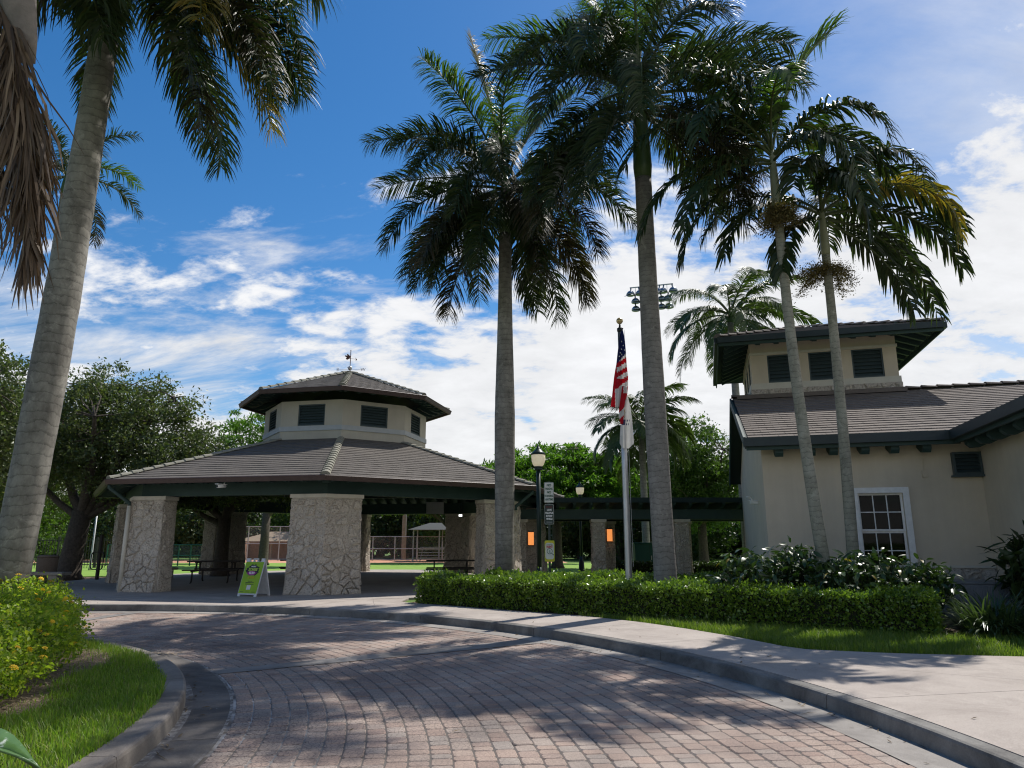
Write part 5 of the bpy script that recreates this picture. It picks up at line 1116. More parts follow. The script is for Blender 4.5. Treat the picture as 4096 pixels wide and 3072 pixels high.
hedge('clipped_hedge', 'dark hedge seen between the walkway pillars', [(4.2, 31.6), (10.5, 31.0)], .8, .55, 420, .10, 'dark_leaf')

def leaf_plate(L_, W_, segs=4, bendy=.5, mat='philo', notch=False):
    vs = []; fs = []
    for i in range(segs+1):
        t = i/segs; w = W_*sin(PI*min(1, t*.92+.06))**.8/2*(1 if t < .98 else .1); x = L_*t; z = -bendy*L_*t*t
        vs += [(x, -w, z+.12*w), (x, 0, z), (x, w, z+.12*w)]
    for i in range(segs):
        a_ = i*3; fs += [(a_, a_+1, a_+4, a_+3), (a_+1, a_+2, a_+5, a_+4)]
    return mesh('leaf', vs, fs, mat, True)
def big_leaf_shrub(name, label, base, blobs, n, L_, mats, seed, yellow=.03, W_=.4):
    """glossy shrub: every leaf its own blade on a short stalk over a dark stem mound"""
    t = thing(name, label, 'shrub', base); r = random.Random(seed)
    lm = [leaf_plate(L_, L_*W_, 4, .35, mats[0]), leaf_plate(L_*.85, L_*W_*.95, 4, .6, mats[0]), leaf_plate(L_*1.15, L_*W_*.85, 4, .2, mats[0])]; ly = leaf_plate(L_*.8, L_*.3, 3, .5, 'philo_y')
    st = MB(); inner = []
    for (x, y, z, rx, ry, rz) in blobs:
        for k in range(26):
            v = Vector((r.gauss(0, 1), r.gauss(0, 1), abs(r.gauss(.6, .7)))).normalized(); st.tube([(x*.6, y*.6, 0), (x+v.x*rx*.5, y+v.y*ry*.5, z*.6), (x+v.x*rx*.85, y+v.y*ry*.85, z+v.z*rz*.85)], [.018, .013, .006], 4, False)
        for k in range(900):
            v = np.array([r.gauss(0, 1), r.gauss(0, 1), r.gauss(.1, 1)]); v /= np.linalg.norm(v); q = r.random()**.5*.86; inner.append((x+rx*v[0]*q, y+ry*v[1]*q, max(.03, z+rz*v[2]*q)))
    st.build('stems', 'hedge_core', t)
    V, F = leaf_cloud(np.array(inner), L_*.8, .45, .6); tag(obj('inner_leaves', npmesh('inner_leaves', V, F, mats[0]), t), kind='stuff')
    tot = sum(b[3]*b[5] for b in blobs)
    for (x, y, z, rx, ry, rz) in blobs:
        for k in range(int(n*rx*rz/tot)):
            v = Vector((r.gauss(0, 1), r.gauss(-.35, 1), r.gauss(.45, .9))).normalized(); p = Vector((x+v.x*rx, y+v.y*ry, max(.05, z+v.z*rz)))
            o = obj('leaf', ly if r.random() < yellow else r.choice(lm), t, p); d = Vector((v.x*1.0, v.y*1.0, v.z*.3-.15)).normalized(); az = math.atan2(d.y, d.x)+r.gauss(0, .5); o.rotation_euler = (r.gauss(0, .5), -math.asin(d.z)+r.gauss(.1, .35), az); s = r.uniform(.65, 1.2); o.scale = (s, s, s)
    return t
big_leaf_shrub('broadleaf_shrub', 'dark glossy shrub left of the leaning slim palm', (4.75, 13.75, .12), [(-.15, 0, .75, .75, .7, .62), (.75, .2, .85, .7, .6, .62), (-.6, .1, .45, .55, .5, .45)], 285, .18, ('philo',), 41)
big_leaf_shrub('broadleaf_shrub', 'glossy shrub with bright glints below the window', (6.75, 12.9, .12), [(-.3, 0, .80, .75, .6, .58), (.55, -.05, .68, .65, .55, .5), (-.9, .1, .7, .5, .5, .5)], 285, .17, ('philo',), 42, .04)
big_leaf_shrub('broadleaf_shrub', 'dark spiky-leaved shrub at the right edge by the condenser', (9.75, 13.2, .12), [(0, 0, .9, .75, .6, .8), (.5, -.5, .7, .7, .6, .6)], 110, .34, ('dark_leaf',), 43, 0, .16)
def strap_clump(name, label, base, n, L_, spread, seed):
    t = thing(name, label, 'plant', base); r = random.Random(seed); m = MB()
    for i in range(n):
        a_ = r.uniform(0, 2*PI); rr = r.random()**.5*spread; p = Vector((cos(a_)*rr, sin(a_)*rr, 0)); az = a_+r.gauss(0, .5); el = r.uniform(.7, 1.45); l = L_*r.uniform(.7, 1.2); d = Vector((cos(az)*cos(el), sin(az)*cos(el), sin(el))); sd = Vector((-sin(az), cos(az), 0)); vv = []
        for k in range(6):
            w = (.008, .012, .012, .010, .007, .001)[k]*1.4; vv += [p-sd*w, p+sd*w]; p = p+d*l/5; d = (d+Vector((0, 0, -.36))).normalized()
        m.add(vv, [(2*k, 2*k+1, 2*k+3, 2*k+2) for k in range(5)])
    tag(m.build('blades', 'lirio', t), kind='stuff'); MB().lathe([(spread*.7, 0), (spread*.5, .06), (.02, .09)], 10).build('root_crown', 'hedge_core', t)
strap_clump('strap_leaf_clump', 'arching strap-leaved grass clump beyond the hedge right end', (7.75, 11.75, .12), 520, .72, .42, 5)
strap_clump('strap_leaf_clump', 'arching strap-leaved grass clump at the right picture edge', (8.55, 11.65, .12), 480, .70, .40, 6)

# lantana on the island
lt = thing('lantana_shrub', 'yellow-flowering lantana spilling over the island bed', 'shrub', (-6.5, 8.2, .12))
lb = [(x+6.5, y-8.2, h*.72, rx, ry, h*.78) for x, y, rx, ry, h in ((-7.6, 11.1, .85, .85, .64), (-8.4, 10.3, 1.2, 1.1, .76), (-6.95, 10.0, .85, .9, .66), (-6.3, 8.95, .75, .85, .62), (-7.3, 8.9, 1.2, 1.1, .66), (-5.55, 8.0, .68, .85, .56), (-6.7, 7.6, 1.1, 1.1, .62), (-5.2, 7.1, .62, .7, .48), (-6.1, 6.5, 1.0, .9, .55), (-4.95, 6.5, .55, .6, .42), (-5.4, 5.7, .8, .7, .45), (-8.6, 8.6, 1.2, 1.2, .75), (-6.3, 9.7, .5, .5, .5))]
P = []; tops = []; st = MB(); r = random.Random(8)
for (x, y, z, rx, ry, rz) in lb:
    n = int(9500*rx*ry); v = rng.normal(size=(n, 3)); v[:, 2] = np.abs(v[:, 2])*1.1-.25; v /= np.linalg.norm(v, axis=1)[:, None]; q = rng.uniform(.72, 1.10, n)[:, None]; q *= 1+.10*np.sin(v[:, :1]*9+y)*np.sin(v[:, 1:2]*8+x)+.10*np.sin(v[:, 2:]*11+v[:, :1]*7); q *= np.where(rng.random((n, 1)) < .07, rng.uniform(1.02, 1.2, (n, 1)), 1); pp = np.array([x, y, z*.75])+v*np.array([rx, ry, rz*1.15])*q; pp[:, 2] = pp[:, 2].clip(.02); P.append(pp)
    for k in range(int(16*rx*ry)):
        w = Vector((r.gauss(0, 1), r.gauss(-.2, 1), abs(r.gauss(.5, .7)))).normalized(); e = Vector((x+w.x*rx*1.05, y+w.y*ry*1.05, z*.75+w.z*rz*1.25+r.uniform(0, .12))); st.tube([(x+w.x*.2, y+w.y*.2, 0), (x+w.x*rx*.6, y+w.y*ry*.6, z*.7), e], [.010, .007, .003], 4, False); tops.append(e)
        for j in range(9): P.append(np.array([tuple(e+Vector((r.gauss(0, .035), r.gauss(0, .035), -j*.022)))]))
st.build('stems', 'bark', lt); P = np.concatenate(P); V, F = leaf_cloud(P, .045, .62, .8); tag(obj('leaves', npmesh('leaves', V, F, 'lant'), lt), kind='stuff')
fm = MB()
for k in range(17):
    a_ = k*2.4; q = math.sqrt(k/17); c_ = Vector((cos(a_)*q*.026, sin(a_)*q*.026, .012*(1-q*q))); fm.add([c_+Vector((.009*cos(b_*PI/2+a_), .009*sin(b_*PI/2+a_), .003*(b_ % 2))) for b_ in range(4)], [(0, 1, 2, 3)])
fmesh = mesh('flower', fm.v, fm.f, 'lant_f'); fl_pts = []
for (x, y, z, rx, ry, rz) in lb:
    for k in range(int(46*rx*ry)):
        w = Vector((r.gauss(.25, 1), r.gauss(-.5, 1), abs(r.gauss(.3, .8))+.12)).normalized(); q = r.uniform(1.06, 1.16); e = Vector((x+w.x*rx*q, y+w.y*ry*q, z*.75+w.z*rz*1.15*q))
        if e.z > .12 and all(((e.x-b[0])/b[3])**2+((e.y-b[1])/b[4])**2+((e.z-b[2]*.75)/(b[5]*1.15))**2 > 1.08 for b in lb): fl_pts.append(e)
r.shuffle(fl_pts)
for p in fl_pts[:295]:
    o = obj('flower', fmesh, lt, p); o.rotation_euler = (r.gauss(-.1, .45), r.gauss(0, .4), r.uniform(0, 6)); s = r.uniform(.9, 1.45); o.scale = (s, s, s)

# island bed: straw mulch patch and grass
def in_lant(X, Y_, k=1.0):
    res = np.zeros(len(X), bool)
    for (x, y, z, rx, ry, rz) in lb: res |= ((X-(-6.5+x))/(rx*k))**2+((Y_-(8.2+y))/(ry*k))**2 < 1
    return res
mp_ = [(-5.9, 10.4), (-5.15, 9.7), (-4.95, 9.2), (-4.85, 8.7), (-4.85, 8.2), (-4.65, 7.6), (-4.35, 7.0), (-4.2, 6.6), (-4.4, 6.2), (-5.3, 5.9), (-6.2, 6.4), (-7, 8), (-6.6, 10)]
mulch = tag(MB().prism(mp_, .10, .131).build('mulch_patch', 'mulch'), kind='structure')
MS = MB()
for k in range(2600):
    x, y = random.uniform(-5.9, -4.45), random.uniform(6.4, 10.0); a_ = random.uniform(0, PI); l = random.uniform(.03, .09); w = random.uniform(.004, .010); d = Vector((cos(a_), sin(a_), random.gauss(0, .15)))*l; s = Vector((-sin(a_), cos(a_), 0))*w; c_ = Vector((x, y, .137+random.uniform(0, .012)))
    MS.add([c_-d/2-s/2, c_+d/2-s/2, c_+d/2+s/2, c_-d/2+s/2], [(0, 1, 2, 3)])
tag(MS.build('straw_mulch', leafmat('straw', [(.17, .12, .08), (.33, .25, .165), (.45, .36, .25), (.24, .17, .11)], .8, .1, .2)), 'loose brown straw mulch on the island bed', 'mulch', kind='stuff')
def inside(poly, X, Y_):
    res = np.zeros(len(X), bool); j = len(poly)-1
    for i in range(len(poly)):
        xi, yi = poly[i]; xj, yj = poly[j]; c_ = ((yi > Y_) != (yj > Y_)) & (X < (xj-xi)*(Y_-yi)/(yj-yi+1e-12)+xi); res ^= c_; j = i
    return res
n = 260000; X = rng.uniform(-8.5, -2.7, n); Y_ = rng.uniform(3.0, 13.0, n); rr = np.hypot(X-CI[0], Y_-CI[1]); edge = rng.normal(0, .06, n)
ok = (rr < 7.80) & ~in_lant(X, Y_, .95) & (~inside(mp_, X+edge, Y_+edge) | (rng.random(n) < .07)); X, Y_ = X[ok], Y_[ok]
Pg = np.stack([X, Y_, np.full(len(X), .122)], 1); hgt = .058*(1+.35*np.sin(X*3.1+Y_*1.7)*np.sin(Y_*2.3-X))
V, F = blades(Pg, hgt, .0075, .55); tag(obj('island_grass', npmesh('island_grass', V, F, 'grass')), 'bright green grass edging the curved island kerb', 'grass', kind='stuff')
lawn_poly = [(1.3, 14.7), (2.4, 13.62), (3.05, 12.55), (3.58, 11.5), (4.0, 10.3), (4.93, 9.93), (6.62, 9.6), (9.6, 9.2), (10.5, 11.2), (7.8, 11.4), (6.9, 11.55), (4.0, 13.2), (2.2, 14.35)]
lawn = tag(MB().prism(lawn_poly, .09, .128).build('lawn_strip', 'turf'), kind='structure')
n = 150000; X = rng.uniform(1.2, 10.5, n); Y_ = rng.uniform(9, 14.8, n); ok = inside(lawn_poly, X, Y_); Pg = np.stack([X[ok], Y_[ok], np.full(ok.sum(), .126)], 1)
V, F = blades(Pg, .07, .009, .6); tag(obj('lawn_grass', npmesh('lawn_grass', V, F, 'lawn')), 'mown green grass strip between sidewalk and hedge', 'grass', kind='stuff')
# broad leaf plant in the near left corner
tipp = px(40, 757, 3.75)
t = thing('broad_leaf_plant', 'plant with one thick broad green leaf in the lower left corner', 'plant', (tipp.x-.96, tipp.y+.12, .125))
def broad_leaf(p, az, e0, e1, L_, W_):
    m = MB(); q = Vector(p); sd = Vector((-sin(az), cos(az), 0)); vs = []; N_ = 16
    for i in range(N_+1):
        t_ = i/N_; e = e0+(e1-e0)*t_; d = Vector((cos(az)*cos(e), sin(az)*cos(e), sin(e))); w = W_*(sin(PI*min(1, .12+t_*.88))**.7)*(1-t_**3.5)/2+.001; upv = Vector((-cos(az)*sin(e), -sin(az)*sin(e), cos(e)))
        for f in (-1, -.5, -.06, 0, .06, .5, 1): vs.append(q+sd*w*f+upv*(abs(f)**1.4*w*.30-(.010 if f == 0 else 0)))
        q = q+d*L_/N_
    m.add(vs, [(i*7+k, i*7+k+1, i*7+k+8, i*7+k+7) for i in range(N_) for k in range(6)])
    o = m.build('leaf', 'bigleaf', t, True); s_ = o.modifiers.new('thickness', 'SOLIDIFY'); s_.thickness = .01; return o
broad_leaf((0.02, -.02, .10), R(-7), R(60), R(-34), 1.14, .42); broad_leaf((-.05, .05, .1), R(120), R(62), R(-20), .8, .28); broad_leaf((-.05, -.06, .1), R(225), R(60), R(-30), .8, .28); broad_leaf((-.02, .02, .1), R(165), R(70), R(10), .7, .24)
MB().tube([(-.02, -.02, -.02), (-.02, -.02, .14)], [.07, .05], 8).build('stem', 'rachis', t)

# ------------------------------------------------------------------ lamps, signs, flags
def lamp_post(base, H, label, k=1.0):
    t = thing('lamp_post', label, 'street lamp', base, 0, 'green post lamps with acorn globes')
    MB().lathe([(.19*k, 0), (.19*k, .10), (.14*k, .18), (.12*k, .55), (.085*k, .62), (.075*k, .8)], 14).build('base', 'post_green', t, True)
    MB().lathe([(.068*k, .78), (.06*k, H-.72)], 12).build('pole', 'post_green', t, True)
    MB().lathe([(.062*k, H-.74), (.10*k, H-.72), (.11*k, H-.69), (.085*k, H-.67), (.12*k, H-.645), (.125*k, H-.625)], 14).build('capital', 'post_green', t, True)
    MB().lathe([(.10*k, H-.625), (.15*k, H-.58), (.185*k, H-.48), (.195*k, H-.36), (.19*k, H-.285)], 18).build('globe', 'lamp_glass', t, True)
    h = MB().lathe([(.20*k, H-.30), (.205*k, H-.27), (.16*k, H-.22), (.10*k, H-.16), (.055*k, H-.11), (.04*k, H-.07)], 18).build('hood', 'post_green', t, True)
    MB().lathe([(.03*k, H-.08), (.035*k, H-.05), (.006, H)], 10).build('finial', 'post_green', h, True)
lamp_post((.74, 19.5, .12), 4.16, 'green lamp post with pale acorn globe beside the sign post')
lamp_post((3.25, 33.5, .12), 4.3, 'distant lamp globe showing above the walkway roof')
def rounded(w, h, r, n=5):
    pts = []
    for cx_, cz, a0 in ((w/2-r, h/2-r, 0), (-w/2+r, h/2-r, 90), (-w/2+r, -h/2+r, 180), (w/2-r, -h/2+r, 270)): pts += [(cx_+r*cos(R(a0+90*i/n)), cz+r*sin(R(a0+90*i/n))) for i in range(n+1)]
    return pts
def plate(name, w, h, r, y, mat, parent, z, th=.004, x=0):
    p = rounded(w, h, r); n = len(p); m = MB(); m.add([(x+a_, y-th, z+b_) for a_, b_ in p]+[(x+a_, y, z+b_) for a_, b_ in p], [tuple(range(n)), tuple(range(n, 2*n))[::-1]]+[(i, n+i, n+(i+1) % n, (i+1) % n) for i in range(n)]); return m.build(name, mat, parent)
sp = thing('sign_post', 'square green post carrying three small stacked signs above the hedge', 'sign', (.99, 18.8, .12), R(2))
MB().box(-.03, .03, -.012, .048, 0, 3.06).build('post', 'post_green', sp)
Z0 = -.12
s1 = plate('parking_sign', .26, .545, .03, -.016, 'sign_white', sp, 2.885+Z0); e_ = plate('border', .245, .53, .025, -.0225, 'txt_green', s1, 2.885+Z0, .001); plate('face', .230, .515, .02, -.0245, 'sign_white', s1, 2.885+Z0, .001)
for i, (tx, sz) in enumerate((('NO', .088), ('PARKING', .075), ('NO', .082), ('STANDING', .072), ('ANYTIME', .078))): text('lettering', tx, sz, 'txt_green', s1, (0, -.028, 3.075-.094*i+Z0), sx=.62 if len(tx) > 3 else .85, bold=.0035)
s2 = plate('warning_sign', .255, .53, .03, -.016, 'sign_green', sp, 2.31+Z0); plate('border', .243, .518, .025, -.0225, 'sign_white', s2, 2.31+Z0, .001); plate('face', .231, .506, .022, -.0245, 'sign_green', s2, 2.31+Z0, .001)
for i, (tx, sz, mt) in enumerate((('DO NOT', .062, 'txt_dred'), ('LEAVE', .068, 'txt_white'), ('VALUABLES', .062, 'txt_white'), ('IN YOUR', .064, 'txt_white'), ('VEHICLE', .066, 'txt_white'))): text('lettering', tx, sz, mt, s2, (0, -.028, 2.50-.078*i+Z0), sx=.66, bold=.0035)
for i in range(2): plate('small_print', .16, .008, .003, -.0255, 'trim', s2, 2.11-.025*i+Z0, .001)
s3 = plate('hunt_sign', .265, .55, .035, -.016, 'sign_lime', sp, 1.36+Z0); plate('yellow_panel', .25, .535, .03, -.0225, 'sign_yellow', s3, 1.36+Z0, .001); plate('face', .225, .42, .06, -.0245, 'sign_white', s3, 1.36+Z0, .001)
text('lettering', 'SCAVENGER', .04, 'txt_green', s3, (0, -.028, 1.52+Z0), sx=.7); text('lettering', 'HUNT', .08, 'txt_red', s3, (0, -.028, 1.465+Z0), sx=.72, bold=.004)
rg = MB(); nn = 24
rg.add([(q*cos(2*PI*i/nn), -.0265, 1.355+Z0+q*sin(2*PI*i/nn)) for q in (.062, .075) for i in range(nn)], [(i, (i+1) % nn, nn+(i+1) % nn, nn+i) for i in range(nn)]); rg.bar((.055, -.0268, 1.30+Z0), (.11, -.0268, 1.255+Z0), .002, .018).build('magnifier', 'txt_green', s3)
for i, w_ in enumerate((.03, .035, .05)): plate('small_print', w_, .014, .003, -.0260, 'txt_teal', s3, 1.38-.025*i+Z0, .001)

fp = thing('flagpole', 'aluminium flagpole with a gold ball rising from the hedge bed', 'flagpole', (2.76, 17.0, .12))
MB().lathe([(.16, 0), (.16, .04), (.09, .08), (.085, .5), (.075, 3), (.06, 6.72)], 18).build('pole', 'alu', fp, True)
MB().lathe([(.062, 6.70), (.075, 6.73), (.075, 6.80), (.03, 6.83), (.018, 6.92)], 12).tube([(0, 0, 6.8), (.07, -.05, 6.78)], .02, 6).build('truck', 'black', fp, True)
MB().lathe([(.012*0+.015, -.085), (.05, -.07), (.08, -.03), (.088, .0), (.08, .035), (.05, .072), (.01, .088)], 16, (0, 0, 7.0)).build('ball', 'gold', fp, True)
MB().tube([(.10, -.04, 6.75), (.11, -.03, .9)], .006, 4).build('halyard', 'galv', fp)
def cloth(name, rows, patt, mats, parent, y0, fold=.03, cols=14, sub=6, k=16.0, wide=1.18):
    rr = []
    for (ya, la, ra), (yb, lb_, rb) in zip(rows, rows[1:]):
        for i in range(sub): f = i/sub; rr.append((ya+(yb-ya)*f, la+(lb_-la)*f, ra+(rb-ra)*f))
    rr.append(rows[-1]); vs = []; S_ = .00231
    for (y, l, r_) in rr:
        for c_ in range(cols+1):
            mid_ = (l+r_)/2; x = mid_+(l-mid_+(r_-l)*c_/cols)*wide; pxx = 268+(y-170)*.0362; X_ = (x-pxx)*S_; vs.append((X_, y0+fold*sin(X_*k*2.6+y*.004)+fold*.5*sin(y*.012), 7.0-(y-80)*S_))
    m = MB(); fs = []; mi = []
    for i in range(len(rr)-1):
        for c_ in range(cols):
            a_ = i*(cols+1)+c_; fs.append((a_, a_+1, a_+cols+2, a_+cols+1)); y = (rr[i][0]+rr[i+1][0])/2; x = rr[i][1]+(rr[i][2]-rr[i][1])*(c_+.5)/cols; mi.append(patt(x, y))
    me = mesh(name, vs, fs, mats[0], True)
    for q in mats[1:]: me.materials.append(MT[q])
    me.polygons.foreach_set('material_index', mi); me.update(); o = obj(name, me, parent); s_ = o.modifiers.new('thickness', 'SOLIDIFY'); s_.thickness = .004; return o
flg = thing('national_flag', 'limp red, white and blue striped flag with stars on the flagpole', 'flag', (2.76, 17.0, .12))
def pat(x, y):
    if y < 470+(318-x)*1.4: return 2
    if y > 860: return 1 if 218 < x < 280 else 0
    if x < 236+(y-590)*.01: return 0
    if y > 745 and x < 246+(860-y)*.6: return 0
    return 1 if int((y-(462+(318-x)*.75))//54) % 2 == 0 else 0
up_ = cloth('hoist_half', [(205, 277, 292), (300, 256, 305), (400, 246, 312), (470, 240, 318), (590, 232, 328), (720, 212, 340), (850, 196, 336), (960, 185, 325), (1065, 173, 300)], pat, ('red', 'flagwhite', 'blue'), flg, -.13, .028, 24, 8)
cloth('fly_fold', [(840, 286, 334), (930, 276, 330), (1010, 262, 306), (1090, 252, 298), (1170, 250, 294), (1250, 268, 290)], lambda x, y: 1 if (1075+(298-x)*1.2 < y < 1150+(298-x)*1.2 or (x > 296 and y < 920)) else 0, ('red', 'flagwhite'), flg, -.185, .02, 12, 8)
star = MB(); star.add([(.026*(1 if i % 2 == 0 else .42)*sin(PI*i/5), 0, .026*(1 if i % 2 == 0 else .42)*cos(PI*i/5)) for i in range(10)]+[(0, -.002, 0)], [(i, (i+1) % 10, 10) for i in range(10)]); smesh = mesh('star', star.v, star.f, 'txt_white')
for (x, y) in ((280, 335), (296, 383), (277, 422), (262, 462), (309, 436), (252, 505), (282, 480)):
    X_ = (x-(268+(y-170)*.0362))*.00231; yy = -.13+.028*sin(X_*16*2.6+y*.004)+.014*sin(y*.012); obj('star', smesh, up_, (X_, yy-.012, 7.0-(y-80)*.00231))
f2 = thing('white_flag', 'limp white flag with a small tan and navy emblem below the striped flag', 'flag', (2.76, 17.0, .12))
def pat2(x, y):
    if 1090 < y < 1180 and 302 < x < 322 and sin(x*.9+y*.17) > .1: return 1
    if 1195 < y < 1270 and (302 < x < 318 or (322 < x < 356 and sin(x*.45)*sin(y*.12) > .25)): return 2
    return 0
cloth('cloth', [(930, 322, 338), (1060, 302, 358), (1200, 290, 372), (1400, 283, 384), (1455, 282, 386), (1510, 300, 345)], pat2, ('flagwhite', 'emb', 'emb2'), f2, -.14, .018, 22, 10, wide=1.45)
MB().box(-.01, .01, -.09, -.06, 4.9, 5.0).build('clip', 'galv', f2)

fm_ = thing('floodlight_mast', 'tall sports floodlight mast with three lamp rows behind the tallest palm', 'floodlight', (12.75, 60.0, .1), R(-16))
MB().lathe([(.35, 0), (.22, 24.6)], 12).build('pole', 'galv', fm_, True)
bars = [(24.35, 1.95, (-1.85, -1.15, -.45, .75, 1.12, 1.85)), (23.6, 1.5, (-1.5, -.75, .1, .8, 1.5)), (22.85, 1.5, (-1.5, -.75, .1, .8, 1.55))]
lampv = MB().tube([(0, 0, 0), (0, -.04, -.22), (0, -.08, -.32)], .05, 6).lathe([(.08, -.30), (.20, -.38), (.30, -.55), (.31, -.66), (.27, -.70)], 14, (0, -.1, 0)); lampv.add([(-.3, -.12, -.62), (.3, -.12, -.62), (.26, -.62, -.86), (-.26, -.62, -.86), (-.3, -.12, -.66), (.3, -.12, -.66), (.26, -.62, -.9), (-.26, -.62, -.9)], [(0, 1, 2, 3), (7, 6, 5, 4), (0, 4, 5, 1), (1, 5, 6, 2), (2, 6, 7, 3), (3, 7, 4, 0)])
lmesh = mesh('lamp_head', lampv.v, lampv.f, surf('lamp_shell', [(.16, .19, .22), (.26, .29, .32)], .3, 3, 4, 0, metal=.85), True)
for z, hw_, xs_ in bars:
    bo = MB().bar((-hw_, 0, z), (hw_, 0, z), .09, .09).build('crossarm', 'galv', fm_)
    for x in xs_: o = obj('lamp_head', lmesh, bo, (x, 0, z)); o.rotation_euler.z = R(random.choice((-40, -15, 20, 45))); o.scale = (1.3, 1.3, 1.15)
for x in (-1.45, 1.4): MB().bar((x, 0, 23.6), (x, 0, 24.35), .04, .04).build('strut', 'galv', fm_)

af = thing('a_frame_sign', 'lime green folding event sign standing between the two left stone pillars', 'sign', (-7.18, 19.55, .155), R(-24))
AFM = Matrix.Rotation(R(-15), 4, 'X')
def afpart(mb, name, mat, parent, back=False):
    M_ = Matrix.Translation((0, .275 if not back else .275, 0)) @ Matrix.Rotation(R(180 if back else 0), 4, 'Z') @ Matrix.Translation((0, -.275, 0)) @ AFM
    mb.v = [tuple(M_ @ Vector(v)) for v in mb.v]; return mb.build(name, mat, parent)
for bk in (False, True):
    m = MB().box(-.33, .33, 0, .03, .05, .94).box(-.33, -.25, 0, .03, 0, .048).box(.25, .33, 0, .03, 0, .048).box(-.33, -.20, 0, .03, .942, 1.03).box(.20, .33, 0, .03, .942, 1.03)
    m.box(-.085, -.055, 0, .03, .942, 1.0).box(.055, .085, 0, .03, .942, 1.0).box(-.085, .085, 0, .03, 1.002, 1.03); pn = afpart(m, 'panel', 'plastic', af, bk)
    if not bk:
        ps = afpart(MB().box(-.315, .315, -.006, -.001, .085, .93), 'poster', 'lime', pn)
        def spl(cx_, cz, w, h, seed, mat, y):
            r = random.Random(seed); pts = [(cx_+w/2*cos(2*PI*i/36)*r.uniform(.78, 1.15), y, cz+h/2*sin(2*PI*i/36)*r.uniform(.8, 1.12)) for i in range(36)]; mb = MB().add(pts+[(cx_, y, cz)], [(i, (i+1) % 36, 36) for i in range(36)]); return afpart(mb, 'splash', mat, ps)
        spl(0, .70, .46, .32, 4, 'black', -.009); spl(-.02, .62, .34, .13, 5, 'magenta', -.011)
        def atext(s, size, mat, z, x=0, sx=.8, bold=.002):
            o = text('lettering', s, size, mat, ps, (0, 0, 0), sx=1, bold=bold); M_ = AFM @ Matrix.Translation((x, -.014, z)) @ Matrix.Rotation(PI/2, 4, 'X') @ Matrix.Diagonal((sx, 1, 1, 1)); o.rotation_euler = (0, 0, 0); o.scale = (1, 1, 1); o.matrix_basis = M_
        atext('PINECREST', .05, 'txt_white', .80, sx=.7); atext('ZOMBIE', .105, 'txt_lime', .72, sx=.85, bold=.004); atext('RUN', .095, 'txt_white', .625, -.01, .95, .003); atext('GET READY', .06, 'txt_yel', .50, sx=.75)
        for i, w_ in enumerate((.16, .30, .30)): afpart(MB().box(-w_/2, w_/2, -.009, -.008, .40-.04*i, .415-.04*i), 'small_print', 'black', ps)
        afpart(MB().box(-.07, .07, -.009, -.008, .18, .30), 'white_square', 'sign_white', ps)
        for x in (-.2, .0, .2): afpart(MB().box(x-.06, x+.06, -.009, -.008, .115, .125), 'small_print', 'black', ps)

# ------------------------------------------------------------------ park furniture
def picnic_table(p, rz, label):
    t = thing('picnic_table', label, 'picnic table', (*p, .155), rz, 'picnic tables under the pavilion')
    top = MB()
    for i in range(5): MB().box(-.92, .92, -.36+.147*i, -.36+.147*i+.135, .72, .765).build('tabletop_plank', 'wood_dark', t)
    for s in (-1, 1):
        for i in range(2): MB().box(-.92, .92, s*.72-.145+.147*i, s*.72-.145+.147*i+.135, .43, .47).build('seat_plank', 'wood_dark', t)
    for x in (-.62, .62):
        MB().tube([(x, -.80, .0), (x, -.72, .02), (x, -.66, .10), (x, -.66, .41)], .028, 6).tube([(x, .80, .0), (x, .72, .02), (x, .66, .10), (x, .66, .41)], .028, 6).build('leg', 'wood_dark', t)
        MB().bar((x, -.80, .41), (x, .80, .41), .05, .05).bar((x, -.34, .70), (x, .34, .70), .05, .05).bar((x, -.25, .42), (x, -.2, .70), .05, .05).bar((x, .25, .42), (x, .2, .70), .05, .05).build('frame', 'wood_dark', t)
picnic_table((-10.9, 26.4), R(8), 'dark picnic table in the left bay of the pavilion'); picnic_table((-8.2, 28.3), R(20), 'dark picnic table behind the lime event sign'); picnic_table((-2.35, 27.4), R(6), 'dark picnic table in the right bay above the hedge end')
t = thing('park_bench', 'backless pale concrete bench beside the bin at far left', 'bench', (-15.9, 24.3, .14), R(-8)); MB().box(-1.0, .95, -.22, .22, .36, .46).build('seat', 'conc_bench', t, bevel=.015)
for x in (-.62, .55): MB().box(x-.16, x+.16, -.16, .16, 0, .358).build('leg', 'conc_bench', t, bevel=.01)
t = thing('park_bench', 'backless concrete bench half hidden by the left rear pillar', 'bench', (-14.3, 28.6, .14), R(30)); MB().box(-.9, .9, -.2, .2, .36, .45).build('seat', 'conc_bench', t, bevel=.015)
for x in (-.6, .6): MB().box(x-.14, x+.14, -.15, .15, 0, .358).build('leg', 'conc_bench', t, bevel=.01)
t = thing('litter_bin', 'round brown aggregate litter bin behind the concrete bench', 'bin', (-16.6, 25.6, .14)); MB().lathe([(.27, 0), (.31, .05), (.34, .85), (.33, .9)], 18).build('body', 'can', t, True); MB().lathe([(.345, .905), (.35, .95), (.26, .99), (.1, .985)], 18).build('rim', 'can', t, True)
t = thing('exercise_station', 'dark post with rounded tube frame standing under the oaks', 'exercise frame', tuple(px(96.5, 581, 28.2)[:2])+(.12,), R(-20))
MB().tube([(0, 0, 0), (0, 0, 1.75)], .07, 8).build('post', 'wood_dark', t); rr_ = rounded(.66, .66, .14, 4); MB().tube([(x, -.09, .75+z) for x, z in rr_]+[(rr_[0][0], -.09, .75+rr_[0][1])], .022, 6).build('tube_frame', 'wood_dark', t, True)
